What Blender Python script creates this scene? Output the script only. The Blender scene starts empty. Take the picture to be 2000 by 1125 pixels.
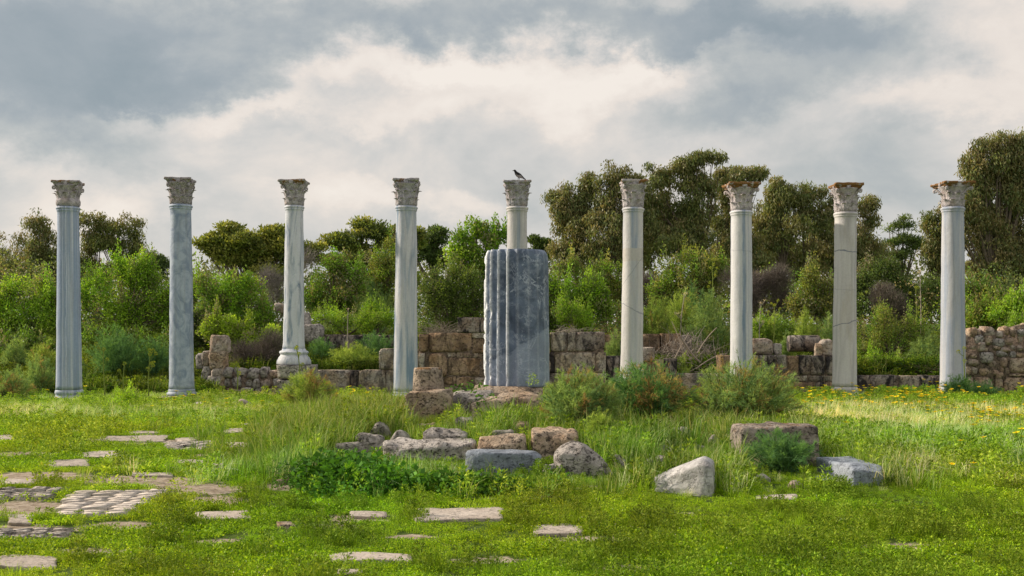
import bpy, bmesh, math, random
import numpy as np
from mathutils import Vector, Euler
C = bpy.context
scn = C.scene
R = math.radians

# ------------------------------------------------------------------ camera
F, CX, HY, CZ = 2160.0, 1000.0, 665.0, 1.6      # focal length / principal column / horizon row of the 2000 px photo, eye height
cam_d = bpy.data.cameras.new('camera'); cam = bpy.data.objects.new('camera', cam_d)
scn.collection.objects.link(cam)
cam.location = (0, 0, CZ); cam.rotation_euler = (R(90), 0, 0)
cam_d.sensor_width = 36; cam_d.lens = 36 * F / 2000; cam_d.shift_y = (HY - 562.5) / 2000
cam_d.clip_end = 3000; cam_d.clip_start = 0.1
scn.camera = cam
# ------------------------------------------------------------------ light
SUN = Vector((-0.84, 0.28, 0.50)).normalized()   # direction towards the sun
sd = bpy.data.lights.new('sun', 'SUN'); so = bpy.data.objects.new('sun', sd); scn.collection.objects.link(so)
sd.energy = 4.4; sd.angle = R(1.2); sd.color = (1.0, 0.86, 0.68)
so.rotation_euler = SUN.to_track_quat('Z', 'Y').to_euler(); so.location = (-20, 0, 20)
scn.view_settings.view_transform = 'Standard'; scn.view_settings.look = 'None'
scn.view_settings.gamma = 1.0; scn.view_settings.exposure = 0.22
try: scn.view_settings.use_curve_mapping = False
except Exception: pass
scn.cycles.max_bounces = 6; scn.cycles.diffuse_bounces = 3; scn.cycles.transmission_bounces = 4
scn.cycles.transparent_max_bounces = 6

def nd(nt, t, **kw):
    n = nt.nodes.new(t)
    for k, v in kw.items():
        if k.startswith('i_'):
            n.inputs[k[2:].replace('_', ' ')].default_value = v
        else: setattr(n, k, v)
    return n
def lk(nt, a, b): nt.links.new(a, b)
def mth(nt, op, a, b=None, c=None, clamp=False):
    n = nt.nodes.new('ShaderNodeMath'); n.operation = op; n.use_clamp = clamp
    for i, v in enumerate((a, b, c)):
        if v is None: continue
        if isinstance(v, (int, float)): n.inputs[i].default_value = v
        else: nt.links.new(v, n.inputs[i])
    return n.outputs[0]
def noise(nt, vec, scale, detail=4, rough=.5, dist=0.0, out='Fac'):
    n = nt.nodes.new('ShaderNodeTexNoise'); n.inputs['Scale'].default_value = scale
    n.inputs['Detail'].default_value = detail; n.inputs['Roughness'].default_value = rough
    n.inputs['Distortion'].default_value = dist
    if vec is not None: nt.links.new(vec, n.inputs['Vector'])
    return n.outputs[out]
def mapv(nt, vec, scale=(1, 1, 1), rot=(0, 0, 0), loc=(0, 0, 0)):
    m = nt.nodes.new('ShaderNodeMapping'); m.inputs['Scale'].default_value = scale
    m.inputs['Rotation'].default_value = rot; m.inputs['Location'].default_value = loc
    nt.links.new(vec, m.inputs['Vector']); return m.outputs[0]
def ramp(nt, fac, stops, mode='LINEAR'):
    r = nt.nodes.new('ShaderNodeValToRGB'); cr = r.color_ramp; cr.interpolation = mode
    while len(cr.elements) < len(stops): cr.elements.new(0.5)
    for e, (p, c) in zip(cr.elements, stops):
        e.position = p
        e.color = (c, c, c, 1) if isinstance(c, (int, float)) else (*c[:3], 1)
    nt.links.new(fac, r.inputs[0]); return r.outputs[0]
def mix(nt, fac, a, b, mode='MIX'):
    m = nt.nodes.new('ShaderNodeMix'); m.data_type = 'RGBA'; m.blend_type = mode
    for s, v in ((m.inputs['Factor'], fac), (m.inputs['A'], a), (m.inputs['B'], b)):
        pass
    def put(sock, v):
        if isinstance(v, (int, float)): sock.default_value = v
        elif isinstance(v, tuple): sock.default_value = (*v[:3], 1)
        else: nt.links.new(v, sock)
    put(m.inputs[0], fac); put(m.inputs[6], a); put(m.inputs[7], b)
    return m.outputs[2]

# ------------------------------------------------------------------ sky: overcast cumulus over a Nishita sky
w = bpy.data.worlds.new('World'); scn.world = w; w.use_nodes = True
nt = w.node_tree; nt.nodes.clear()
geo = nt.nodes.new('ShaderNodeTexCoord')
sep = nt.nodes.new('ShaderNodeSeparateXYZ'); lk(nt, geo.outputs['Generated'], sep.inputs[0])
X, Y, Z = sep.outputs
az = mth(nt, 'ARCTAN2', X, Y)                                     # azimuth from +Y
hor = mth(nt, 'SQRT', mth(nt, 'ADD', mth(nt, 'MULTIPLY', X, X), mth(nt, 'MULTIPLY', Y, Y)))
el = mth(nt, 'ARCTAN2', Z, hor)
cmb = nt.nodes.new('ShaderNodeCombineXYZ'); lk(nt, az, cmb.inputs[0]); lk(nt, el, cmb.inputs[1])
p0 = cmb.outputs[0]
dn = noise(nt, mapv(nt, p0, (1, 1.35, 1)), 9, 9, .62, out='Color')
vm = nt.nodes.new('ShaderNodeVectorMath'); vm.operation = 'MULTIPLY_ADD'
lk(nt, dn, vm.inputs[0]); vm.inputs[1].default_value = (.20, .13, 0); vm.inputs[2].default_value = (-.10, -.065, 0)
va = nt.nodes.new('ShaderNodeVectorMath'); va.operation = 'ADD'; lk(nt, vm.outputs[0], va.inputs[0]); lk(nt, p0, va.inputs[1])
sp2 = nt.nodes.new('ShaderNodeSeparateXYZ'); lk(nt, va.outputs[0], sp2.inputs[0])
def sky_blob(px, py, rx, ry, wgt, tilt=0, soft=1.0):
    a = math.atan2(px - CX, F); e = math.atan2(HY - py, math.hypot(F, px - CX))
    sx = rx / F * .93; sy = ry / F * .93
    dx = mth(nt, 'SUBTRACT', sp2.outputs[0], a); dy = mth(nt, 'SUBTRACT', sp2.outputs[1], e)
    if tilt:
        c, s = math.cos(tilt), math.sin(tilt)
        dx2 = mth(nt, 'ADD', mth(nt, 'MULTIPLY', dx, c), mth(nt, 'MULTIPLY', dy, s))
        dy = mth(nt, 'SUBTRACT', mth(nt, 'MULTIPLY', dy, c), mth(nt, 'MULTIPLY', dx, s)); dx = dx2
    q = mth(nt, 'ADD', mth(nt, 'POWER', mth(nt, 'DIVIDE', dx, sx), 2), mth(nt, 'POWER', mth(nt, 'DIVIDE', dy, sy), 2))
    b = mth(nt, 'EXPONENT', mth(nt, 'MULTIPLY', mth(nt, 'POWER', q, soft), -1))
    return mth(nt, 'MULTIPLY', b, wgt)
# positive = thick dark cloud, negative = sunlit cream cloud
blobs = [(120, 90, 440, 115, .52, .05, 1.6), (330, 170, 190, 50, .22, 0, 1.5), (740, 22, 330, 48, .34, 0, 1.3), (60, 240, 260, 70, .20, 0, 1.0),
         (1330, 45, 330, 55, .38, -.05, 1.6), (1620, 60, 260, 50, .26, .1, 1.3), (1450, 185, 210, 45, .22, .12, 1.2), (1720, 120, 200, 60, .16, 0, 1.0),
         (620, 118, 110, 38, -.34, 0, 1.3), (500, 195, 140, 32, -.30, .2, 1.3), (880, 110, 170, 50, -.42, 0, 1.4), (1120, 150, 220, 60, -.32, .1, 1.4),
         (1360, 100, 170, 22, -.22, .1, 1.2), (250, 210, 90, 22, -.22, 0, 1.2), (820, 215, 200, 40, -.16, 0, 1.2),
         (1960, 130, 90, 110, -.26, 0, 1.0), (1820, 215, 140, 45, -.20, 0, 1.2), (1090, 235, 60, 35, -.16, 0, 1.2),
         (60, 320, 130, 40, -.16, 0, 1.2), (220, 400, 160, 45, -.20, 0, 1.2), (700, 390, 130, 40, -.20, 0, 1.4), (900, 400, 90, 30, -.20, 0, 1.4),
         (640, 250, 350, 30, .10, 0, 1.0), (1550, 330, 600, 60, .10, 0, 1.0)]
T = None
for b in blobs:
    s = sky_blob(*b); T = s if T is None else mth(nt, 'ADD', T, s)
fb = noise(nt, mapv(nt, p0, (1, 1.6, 1)), 7.0, 10, .60, .25)
fb2 = noise(nt, mapv(nt, p0, (1, 2.2, 1), loc=(3, 1, 0)), 2.0, 5, .5)
T = mth(nt, 'ADD', T, mth(nt, 'MULTIPLY', mth(nt, 'SUBTRACT', fb, .5), .95))
T = mth(nt, 'ADD', T, mth(nt, 'MULTIPLY', mth(nt, 'SUBTRACT', fb2, .5), .5))
T = mth(nt, 'ADD', T, .35)
ccol = ramp(nt, T, [(0.0, (.86, .79, .72)), (.20, (.77, .70, .64)), (.38, (.60, .585, .565)), (.55, (.46, .48, .48)), (.75, (.335, .375, .405)), (1.0, (.27, .32, .355))])
# light that leaks through the thinner cloud towards the horizon
skyt = nt.nodes.new('ShaderNodeTexSky'); skyt.sky_type = 'NISHITA'; skyt.sun_disc = False
skyt.sun_elevation = math.asin(SUN.z); skyt.sun_rotation = math.atan2(SUN.x, SUN.y)
skyt.air_density = 1.2; skyt.dust_density = 2.0
ten = nt.nodes.new('ShaderNodeVectorMath'); ten.operation = 'SCALE'; lk(nt, ccol, ten.inputs[0]); ten.inputs['Scale'].default_value = 9.4
cc = mix(nt, .93, skyt.outputs[0], ten.outputs[0])
bg = nt.nodes.new('ShaderNodeBackground'); lk(nt, cc, bg.inputs[0]); bg.inputs[1].default_value = 0.1
ow = nt.nodes.new('ShaderNodeOutputWorld'); lk(nt, bg.outputs[0], ow.inputs[0])

# ------------------------------------------------------------------ helpers
def WP(px, py, d): return Vector(((px - CX) * d / F, d, CZ - (py - HY) * d / F))
def onplane(px, py, z=0.0):
    d = F * (CZ - z) / (py - HY); return Vector(((px - CX) * d / F, d, z))
_rt = np.random.default_rng(11).random((64, 64, 64)).astype(np.float32)
def vn(P, s=1.0, seed=0):
    """vectorised value noise in -1..1"""
    P = np.asarray(P, dtype=np.float64) * s + seed * 7.31
    i = np.floor(P).astype(int); f = P - i; f = f * f * (3 - 2 * f)
    out = 0
    for dx in (0, 1):
        wx = f[:, 0] if dx else 1 - f[:, 0]
        for dy in (0, 1):
            wy = f[:, 1] if dy else 1 - f[:, 1]
            for dz in (0, 1):
                wz = f[:, 2] if dz else 1 - f[:, 2]
                out = out + wx * wy * wz * _rt[(i[:, 0] + dx) % 64, (i[:, 1] + dy) % 64, (i[:, 2] + dz) % 64]
    return out * 2 - 1
def sst(a, b, x):
    t = np.clip((x - a) / (b - a), 0, 1); return t * t * (3 - 2 * t)
def gz(x, y):
    """ground height"""
    x = np.atleast_1d(np.asarray(x, float)); y = np.atleast_1d(np.asarray(y, float))
    P = np.stack([x, y, 0 * x], 1)
    z = .035 * vn(P, .45, 1) + .018 * vn(P, 1.3, 2)
    m = np.exp(-(((x - .3) / 4.2) ** 2 + ((y - 19.5) / 4.3) ** 2) ** 1.5)
    z = z + .24 * m
    m2 = np.exp(-(((x - 4.2) / 2.6) ** 2 + ((y - 16) / 3.0) ** 2))
    z = z + .10 * m2
    right = sst(-9.4, -8.2, x)                       # left of the wall the bank starts nearer
    st = 31.4 * (1 - right) + 33.55 * right
    e1 = (5.5 * (1 - right) + .7 * right)
    z = z + sst(0, 1, (y - st) / e1) * (.85 * (1 - right) + .62 * right)
    z = z + sst(34.5, 41, y) * .75 + sst(41, 75, y) * 1.3
    z = z + sst(34, 45, y) * .18 * vn(P, .22, 5)
    z = z - .02
    return z
def gz1(x, y): return float(gz(x, y)[0])

def link(o, parent=None):
    scn.collection.objects.link(o)
    if parent is not None: o.parent = parent
    return o
def tag(o, label=None, cat=None, group=None, kind=None):
    if label: o['label'] = label
    if cat: o['category'] = cat
    if group: o['group'] = group
    if kind: o['kind'] = kind
    elif cat: o['kind'] = 'thing'
    return o
def empty(name, loc, label, cat, group=None):
    o = bpy.data.objects.new(name, None); o.location = loc; o.empty_display_size = .2; link(o)
    return tag(o, label, cat, group)
def mk_mesh(name, V, faces, mat, smooth=False, tint=None):
    """V (n,3); faces: list of (k,m) int arrays"""
    me = bpy.data.meshes.new(name)
    V = np.asarray(V, np.float32); n = len(V)
    faces = [np.asarray(f, np.int32) for f in faces if len(f)]
    me.vertices.add(n); me.vertices.foreach_set('co', V.ravel())
    tot = sum(f.size for f in faces); npoly = sum(len(f) for f in faces)
    me.loops.add(tot); me.loops.foreach_set('vertex_index', np.concatenate([f.ravel() for f in faces]))
    me.polygons.add(npoly)
    st = []; k = 0
    for f in faces:
        st.append(k + np.arange(len(f)) * f.shape[1]); k += f.size
    me.polygons.foreach_set('loop_start', np.concatenate(st).astype(np.int32))
    if smooth: me.polygons.foreach_set('use_smooth', np.ones(npoly, bool))
    if tint is not None:
        a = me.attributes.new('tint', 'FLOAT_COLOR', 'POINT')
        t = np.ones((n, 4), np.float32); t[:, :3] = tint; a.data.foreach_set('color', t.ravel())
    me.update(calc_edges=True)
    if mat: me.materials.append(mat)
    return me
def mo(name, me, parent=None, loc=(0, 0, 0), rot=(0, 0, 0), scale=(1, 1, 1)):
    o = bpy.data.objects.new(name, me); o.location = loc; o.rotation_euler = rot; o.scale = scale
    return link(o, parent)

class MB:
    def __init__(s): s.v = []; s.f = {3: [], 4: []}; s.t = []; s.n = 0
    def add(s, V, f3=None, f4=None, tint=None):
        V = np.asarray(V, float).reshape(-1, 3)
        if f3 is not None and len(f3): s.f[3].append(np.asarray(f3) + s.n)
        if f4 is not None and len(f4): s.f[4].append(np.asarray(f4) + s.n)
        s.v.append(V); s.t.append(np.ones((len(V), 3)) * (1.0 if tint is None else tint)); s.n += len(V)
    def mesh(s, name, mat, smooth=False):
        fs = [np.concatenate(s.f[k]) for k in (3, 4) if s.f[k]]
        return mk_mesh(name, np.concatenate(s.v), fs, mat, smooth, np.concatenate(s.t))
    def tube(s, pts, rad, sides=5, tint=None, cap=True):
        pts = np.asarray(pts, float); rad = np.broadcast_to(np.asarray(rad, float), (len(pts),))
        d = np.gradient(pts, axis=0); d /= np.linalg.norm(d, axis=1)[:, None] + 1e-9
        up = np.array([0, 0, 1.0]) if abs(d[0, 2]) < .9 else np.array([1.0, 0, 0])
        a = np.cross(d, up); a /= np.linalg.norm(a, axis=1)[:, None] + 1e-9; b = np.cross(d, a)
        ang = np.arange(sides) * 2 * math.pi / sides
        V = pts[:, None] + rad[:, None, None] * (np.cos(ang)[None, :, None] * a[:, None] + np.sin(ang)[None, :, None] * b[:, None])
        m = len(pts); q = []
        for i in range(m - 1):
            for j in range(sides):
                q.append((i * sides + j, i * sides + (j + 1) % sides, (i + 1) * sides + (j + 1) % sides, (i + 1) * sides + j))
        s.add(V.reshape(-1, 3), f4=q, tint=tint)
    def needles(s, P, D, L, Wd, tint, rng):
        """thin triangles"""
        n = len(P); r = rng.normal(size=(n, 3)); sd_ = np.cross(D, r); sd_ /= np.linalg.norm(sd_, axis=1)[:, None] + 1e-9
        hw = (np.asarray(Wd) * .5); hw = np.broadcast_to(hw, (n,))[:, None]; L = np.broadcast_to(L, (n,))[:, None]
        V = np.stack([P - sd_ * hw, P + sd_ * hw, P + D * L], 1).reshape(-1, 3)
        s.add(V, f3=np.arange(3 * n).reshape(-1, 3), tint=np.repeat(np.broadcast_to(tint, (n, 3)), 3, 0))
    def leaves(s, P, D, L, Wd, tint, rng, fold=.0):
        """rhombic leaves as quads"""
        n = len(P); r = rng.normal(size=(n, 3)); sd_ = np.cross(D, r); sd_ /= np.linalg.norm(sd_, axis=1)[:, None] + 1e-9
        nr = np.cross(sd_, D)
        hw = np.broadcast_to(np.asarray(Wd) * .5, (n,))[:, None]; L = np.broadcast_to(L, (n,))[:, None]
        mid = P + D * L * .45 + nr * L * fold
        V = np.stack([P, mid + sd_ * hw, P + D * L, mid - sd_ * hw], 1).reshape(-1, 3)
        s.add(V, f4=np.arange(4 * n).reshape(-1, 4), tint=np.repeat(np.broadcast_to(tint, (n, 3)), 4, 0))
def unit(v): return v / (np.linalg.norm(v, axis=-1, keepdims=True) + 1e-9)
def pal(rng, n, cols, var=.18):
    cols = np.asarray(cols, float); c = cols[rng.integers(0, len(cols), n)]
    return c * (1 + var * rng.uniform(-1, 1, (n, 1)))

_cube = {}
def cube_grid(n):
    if n not in _cube:
        bm = bmesh.new(); bmesh.ops.create_cube(bm, size=2)
        if n > 0: bmesh.ops.subdivide_edges(bm, edges=bm.edges[:], cuts=n, use_grid_fill=True)
        bm.verts.index_update()
        V = np.array([v.co[:] for v in bm.verts]); Fq = np.array([[v.index for v in f.verts] for f in bm.faces]); bm.free()
        _cube[n] = (V, Fq)
    return _cube[n]
def block_mesh(name, wx, wy, wz, mat, n=5, e=10, amp=.02, seed=0, fs=1.0, smooth=False, shape=None, chips=9, cut=(1.16, 1.36)):
    """weathered block: rounded box with noise, chipped corners; origin at bottom centre"""
    V, Fq = cube_grid(n)
    V = V.copy(); a = np.abs(V)
    if e < 60:
        k = (a ** e).sum(1) ** (-1.0 / e); V = V * k[:, None]
    rc_ = np.random.default_rng(int(seed) * 13 + 5)
    for _ in range(chips):                                         # flat breaks at edges and corners
        nv = rc_.choice([-1., 1.], 3) * rc_.uniform(.5, 1, 3)
        if rc_.random() < .55: nv[rc_.integers(0, 3)] *= .12
        nv = nv / np.linalg.norm(nv); dd_ = rc_.uniform(*cut) * (1.08 if abs(nv).min() > .3 else .97)
        ov = np.clip(V @ nv - dd_, 0, None); V = V - ov[:, None] * nv
    nrm = unit(V ** 3)
    S = np.array([wx, wy, wz]) / 2
    V = V * S
    P = V + seed * 3.7
    m = vn(P, 2.2 * fs, 3) * .42 + vn(P, 5.5 * fs, 4) * .34 + vn(P, 13 * fs, 5) * .24
    V = V + nrm * (m * amp * 1.6)[:, None]
    # low frequency squash so edges do not run true
    V[:, 0] += .6 * amp * vn(P[:, [2, 1, 0]], 1.1 * fs, 6); V[:, 2] += .6 * amp * vn(P, .9 * fs, 7)
    V[:, 2] += wz / 2
    if shape is not None: V = shape(V)
    return mk_mesh(name, V, [Fq], mat, smooth)

# ------------------------------------------------------------------ materials
def new_mat(name):
    m = bpy.data.materials.new(name); m.use_nodes = True; nt = m.node_tree
    for n in list(nt.nodes):
        if n.type != 'OUTPUT_MATERIAL': nt.nodes.remove(n)
    return m, nt, nt.nodes['Material Output']
def principled(nt, col, rough=.8, spec=.3, bump=None, bstr=.3, bdist=.02):
    p = nt.nodes.new('ShaderNodeBsdfPrincipled')
    if isinstance(col, tuple): p.inputs['Base Color'].default_value = (*col, 1)
    else: lk(nt, col, p.inputs['Base Color'])
    p.inputs['Roughness'].default_value = rough; p.inputs['Specular IOR Level'].default_value = spec
    if bump is not None:
        b = nt.nodes.new('ShaderNodeBump'); b.inputs['Strength'].default_value = bstr; b.inputs['Distance'].default_value = bdist
        lk(nt, bump, b.inputs['Height']); lk(nt, b.outputs[0], p.inputs['Normal'])
    return p.outputs[0]
def leaf_mat(name, transl=.35, gain=1.0, rough=.55, inst=False, spec=.25):
    m, nt, out = new_mat(name)
    a = nt.nodes.new('ShaderNodeAttribute'); a.attribute_name = 'tint'; col = a.outputs['Color']
    if inst:
        b = nt.nodes.new('ShaderNodeAttribute'); b.attribute_type = 'INSTANCER'; b.attribute_name = 'itint'
        col = mix(nt, 1.0, col, b.outputs['Color'], 'MULTIPLY')
    if gain != 1.0:
        col = mix(nt, 1.0, col, (gain, gain, gain), 'MULTIPLY')
    s = principled(nt, col, rough, spec)
    t = nt.nodes.new('ShaderNodeBsdfTranslucent'); 
    tc = mix(nt, 1.0, col, (1.25, 1.15, .55), 'MULTIPLY'); lk(nt, tc, t.inputs[0])
    mx = nt.nodes.new('ShaderNodeMixShader'); mx.inputs[0].default_value = transl
    lk(nt, s, mx.inputs[1]); lk(nt, t.outputs[0], mx.inputs[2]); lk(nt, mx.outputs[0], out.inputs[0])
    return m
def attr_mat(name, rough=.85):
    m, nt, out = new_mat(name)
    a = nt.nodes.new('ShaderNodeAttribute'); a.attribute_name = 'tint'
    lk(nt, principled(nt, a.outputs['Color'], rough, .2), out.inputs[0]); return m

def stone_mat(name, base, dark=(.05, .045, .042), warm=None, darkamt=.45, pits=1.0, lichen=0.0, streak=False, light=None, seed=0, bdist=.05):
    m, nt, out = new_mat(name)
    g = nt.nodes.new('ShaderNodeNewGeometry'); pos = mapv(nt, g.outputs['Position'], loc=(seed * 3.1, seed * 1.7, 0))
    oi = nt.nodes.new('ShaderNodeObjectInfo')
    big = noise(nt, pos, 1.8, 5, .6); med = noise(nt, pos, 7, 6, .65); fine = noise(nt, pos, 34, 5, .7)
    col = mix(nt, ramp(nt, big, [(.35, 0.), (.65, 1.)]), base, light or tuple(min(1, c * 1.35) for c in base))
    if warm:
        col = mix(nt, mth(nt, 'MULTIPLY', ramp(nt, noise(nt, mapv(nt, pos, loc=(5, 5, 5)), 2.6, 4, .6), [(.42, 0.), (.6, 1.)]), .8), col, warm)
    col = mix(nt, mth(nt, 'MULTIPLY', oi.outputs['Random'], .35), col, tuple(c * .62 for c in base))
    if streak:
        sn = noise(nt, mapv(nt, pos, (2.3, 2.3, .95)), 1.5, 7, .68, .8); dk = ramp(nt, sn, [(.45, 0.), (.56, 1.)])
    else:
        dk = ramp(nt, med, [(.47, 0.), (.66, 1.)])
    col = mix(nt, mth(nt, 'MULTIPLY', dk, darkamt), col, dark)
    vo = nt.nodes.new('ShaderNodeTexVoronoi'); vo.inputs['Scale'].default_value = 26; lk(nt, mix(nt, .12, pos, noise(nt, pos, 9, 3, .5, out='Color')), vo.inputs['Vector'])
    pit = ramp(nt, vo.outputs['Distance'], [(.08, 1.), (.36, 0.)])
    pitm = mth(nt, 'MULTIPLY', pit, ramp(nt, med, [(.40, 0.), (.62, 1.)]))
    col = mix(nt, mth(nt, 'MULTIPLY', pitm, .85 * pits), col, dark)
    cav = ramp(nt, noise(nt, mapv(nt, pos, (1, 1, 1.3), loc=(9, 2, 4)), 15, 5, .7, .6), [(.36, 1.), (.44, 0.)])
    col = mix(nt, mth(nt, 'MULTIPLY', cav, .7 * min(1, pits)), col, dark)
    col = mix(nt, .45, col, ramp(nt, fine, [(.25, .28), (.75, 1.0)]), 'MULTIPLY')
    col = mix(nt, 1.0, col, (1.55, 1.55, 1.58), 'MULTIPLY')
    if lichen:
        sepn = nt.nodes.new('ShaderNodeSeparateXYZ'); lk(nt, g.outputs['Normal'], sepn.inputs[0])
        lf = mth(nt, 'MULTIPLY', ramp(nt, sepn.outputs[2], [(.15, 0.), (.55, 1.)]), ramp(nt, noise(nt, pos, 5.5, 5, .65), [(.60 - .12 * lichen, 0.), (.66 - .1 * lichen, 1.)]))
        col = mix(nt, mth(nt, 'MULTIPLY', lf, .8 * min(1, lichen)), col, mix(nt, fine, (.36, .15, .025), (.20, .13, .06)))
    h = mth(nt, 'ADD', mth(nt, 'MULTIPLY', med, 1.0), mth(nt, 'MULTIPLY', fine, .35))
    h = mth(nt, 'SUBTRACT', h, mth(nt, 'MULTIPLY', pitm, .6 * pits)); h = mth(nt, 'SUBTRACT', h, mth(nt, 'MULTIPLY', cav, .8 * pits))
    lk(nt, principled(nt, col, .92, .15, h, 1.0, bdist * 1.3), out.inputs[0]); return m

def marble_mat(name, a, b, scale=(3, 3, .35), rot=(0, 0, 0), dist=.6, lo=.4, hi=.62, stain=(.40, .34, .26), stainamt=.3, seed=0, stripe=None, bands=None, cracks=None, det=5, patch=None):
    """marble in the column's own coordinates (z up from its foot)"""
    m, nt, out = new_mat(name)
    tc = nt.nodes.new('ShaderNodeTexCoord'); pos = mapv(nt, tc.outputs['Object'], loc=(seed * 1.3, seed * .7, seed * 2.1))
    v = noise(nt, mapv(nt, pos, scale, rot), 1.0, det, .6, dist)
    col = mix(nt, ramp(nt, v, [(lo, 0.), (hi, 1.)]), a, b)
    sx = nt.nodes.new('ShaderNodeSeparateXYZ'); lk(nt, tc.outputs['Object'], sx.inputs[0])
    if stripe:                                                     # a vein that runs down one side: (x position, half width, colour, strength, slant)
        for (xp, hw, cl, sg, slant) in stripe:
            xx = mth(nt, 'ADD', sx.outputs[0], mth(nt, 'MULTIPLY', sx.outputs[2], slant))
            wv = mth(nt, 'MULTIPLY', mth(nt, 'SUBTRACT', noise(nt, mapv(nt, pos, (1, 1, .8)), 1.6, 4, .6), .5), .10)
            dd = mth(nt, 'ABSOLUTE', mth(nt, 'SUBTRACT', mth(nt, 'ADD', xx, wv), xp))
            f = mth(nt, 'MULTIPLY', ramp(nt, mth(nt, 'DIVIDE', dd, hw * 2), [(.35, 1.), (.6, 0.)]), sg)
            f = mth(nt, 'MULTIPLY', f, ramp(nt, noise(nt, mapv(nt, pos, (10, 10, 1.0)), 1.0, 4, .6), [(.3, .3), (.6, 1.)]))
            col = mix(nt, f, col, cl)
    if bands:                                                      # repaired drums: (z0, z1, colour, strength)
        for (z0, z1, cl, sg) in bands:
            zz = mth(nt, 'ADD', sx.outputs[2], mth(nt, 'MULTIPLY', mth(nt, 'SUBTRACT', noise(nt, pos, 2.5, 3), .5), .12))
            f = mth(nt, 'MULTIPLY', mth(nt, 'GREATER_THAN', zz, z0), mth(nt, 'LESS_THAN', zz, z1))
            col = mix(nt, mth(nt, 'MULTIPLY', f, sg), col, cl)
    if cracks:
        for (z0, slant, sg) in cracks:
            zz = mth(nt, 'ADD', mth(nt, 'ADD', sx.outputs[2], mth(nt, 'MULTIPLY', sx.outputs[0], slant)), mth(nt, 'MULTIPLY', mth(nt, 'SUBTRACT', noise(nt, pos, 4, 4), .5), .16))
            f = ramp(nt, mth(nt, 'ABSOLUTE', mth(nt, 'SUBTRACT', zz, z0)), [(.006, 1.), (.02, 0.)])
            col = mix(nt, mth(nt, 'MULTIPLY', f, sg), col, (.13, .15, .19))
    st = ramp(nt, noise(nt, mapv(nt, pos, (2.2, 2.2, .5)), 1.2, 6, .65), [(.52, 0.), (.68, 1.)])
    col = mix(nt, mth(nt, 'MULTIPLY', st, stainamt), col, stain)
    gr = ramp(nt, noise(nt, mapv(nt, pos, (6, 6, .32), loc=(4, 4, 4)), 1.3, 6, .65, .4), [(.50, 0.), (.66, 1.)])
    col = mix(nt, mth(nt, 'MULTIPLY', gr, .38), col, (.24, .235, .23))
    sp = ramp(nt, noise(nt, pos, 22, 5, .7), [(.3, .80), (.6, 1.)])
    col = mix(nt, .6, col, sp, 'MULTIPLY')
    col = mix(nt, 1.0, col, (1.15, 1.19, 1.31), 'MULTIPLY')
    foot = mth(nt, 'MULTIPLY', ramp(nt, mth(nt, 'ADD', sx.outputs[2], mth(nt, 'MULTIPLY', noise(nt, pos, 3, 4), .6)), [(.25, 1.), (.75, 0.)]), .25)
    col = mix(nt, foot, col, (.30, .27, .22))
    h = mth(nt, 'ADD', noise(nt, pos, 5, 4, .6), mth(nt, 'MULTIPLY', noise(nt, pos, 40, 3, .6), .25))
    lk(nt, principled(nt, col, .62, .35, h, .35, .03), out.inputs[0]); return m

def capital_mat(name, base, lichen=0.0, dark=.6, seed=0):
    m, nt, out = new_mat(name)
    g = nt.nodes.new('ShaderNodeNewGeometry'); pos = mapv(nt, g.outputs['Position'], loc=(seed, 0, 0))
    n1 = noise(nt, pos, 9, 6, .65); n2 = noise(nt, pos, 30, 4, .7)
    col = mix(nt, mth(nt, 'MULTIPLY', ramp(nt, n1, [(.45, 0.), (.68, 1.)]), dark), base, (.085, .08, .075))  # random dark mottling in the colour stands in for shade in carved hollows
    col = mix(nt, mth(nt, 'MULTIPLY', ramp(nt, noise(nt, pos, 4, 4), [(.5, 0.), (.7, 1.)]), .4), col, (.42, .33, .25))
    ao = nt.nodes.new('ShaderNodeBsdfDiffuse'); nt.nodes.remove(ao)
    col = mix(nt, .5, col, ramp(nt, n2, [(.3, .4), (.6, 1.)]), 'MULTIPLY'); col = mix(nt, 1.0, col, (1.38, 1.34, 1.48), 'MULTIPLY')
    if lichen:
        lf = ramp(nt, noise(nt, pos, 6, 5, .6), [(.60 - .28 * lichen, 0.), (.66 - .26 * lichen, 1.)])
        col = mix(nt, mth(nt, 'MULTIPLY', lf, .95), col, mix(nt, n2, (.36, .17, .03), (.16, .085, .035)))
    lk(nt, principled(nt, col, .85, .2, mth(nt, 'ADD', n1, mth(nt, 'MULTIPLY', n2, .5)), 1.0, .05), out.inputs[0]); return m

M = {}
M['lime'] = stone_mat('limestone', (.40, .325, .25), warm=(.36, .24, .15), darkamt=.5, pits=1.0)
M['lime_grey'] = stone_mat('grey_limestone', (.30, .275, .25), darkamt=.6, pits=1.0, seed=2, light=(.46, .43, .40))
M['lime_lichen'] = stone_mat('lichened_limestone', (.34, .28, .22), darkamt=.55, pits=1.0, lichen=1.0, seed=4)
M['dark_lichen'] = stone_mat('dark_lichened_stone', (.22, .18, .155), darkamt=.75, pits=1.0, lichen=.75, seed=21, light=(.33, .29, .25))
M['wall'] = stone_mat('wall_ashlar', (.42, .37, .30), warm=(.42, .32, .21), darkamt=.66, pits=.6, streak=True, dark=(.03, .03, .033), seed=1, light=(.45, .42, .37))
M['wall_black'] = stone_mat('blackened_ashlar', (.28, .25, .22), warm=(.22, .16, .12), darkamt=.93, pits=.8, streak=True, dark=(.022, .021, .024), seed=6)
M['wall_brown'] = stone_mat('brown_ashlar', (.31, .225, .155), warm=(.34, .215, .12), darkamt=.62, pits=.6, streak=True, dark=(.04, .03, .025), seed=3)
M['rubble'] = stone_mat('rubble_stone', (.34, .28, .235), warm=(.33, .22, .15), darkamt=.5, pits=.5, seed=8, light=(.52, .47, .41))
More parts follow.
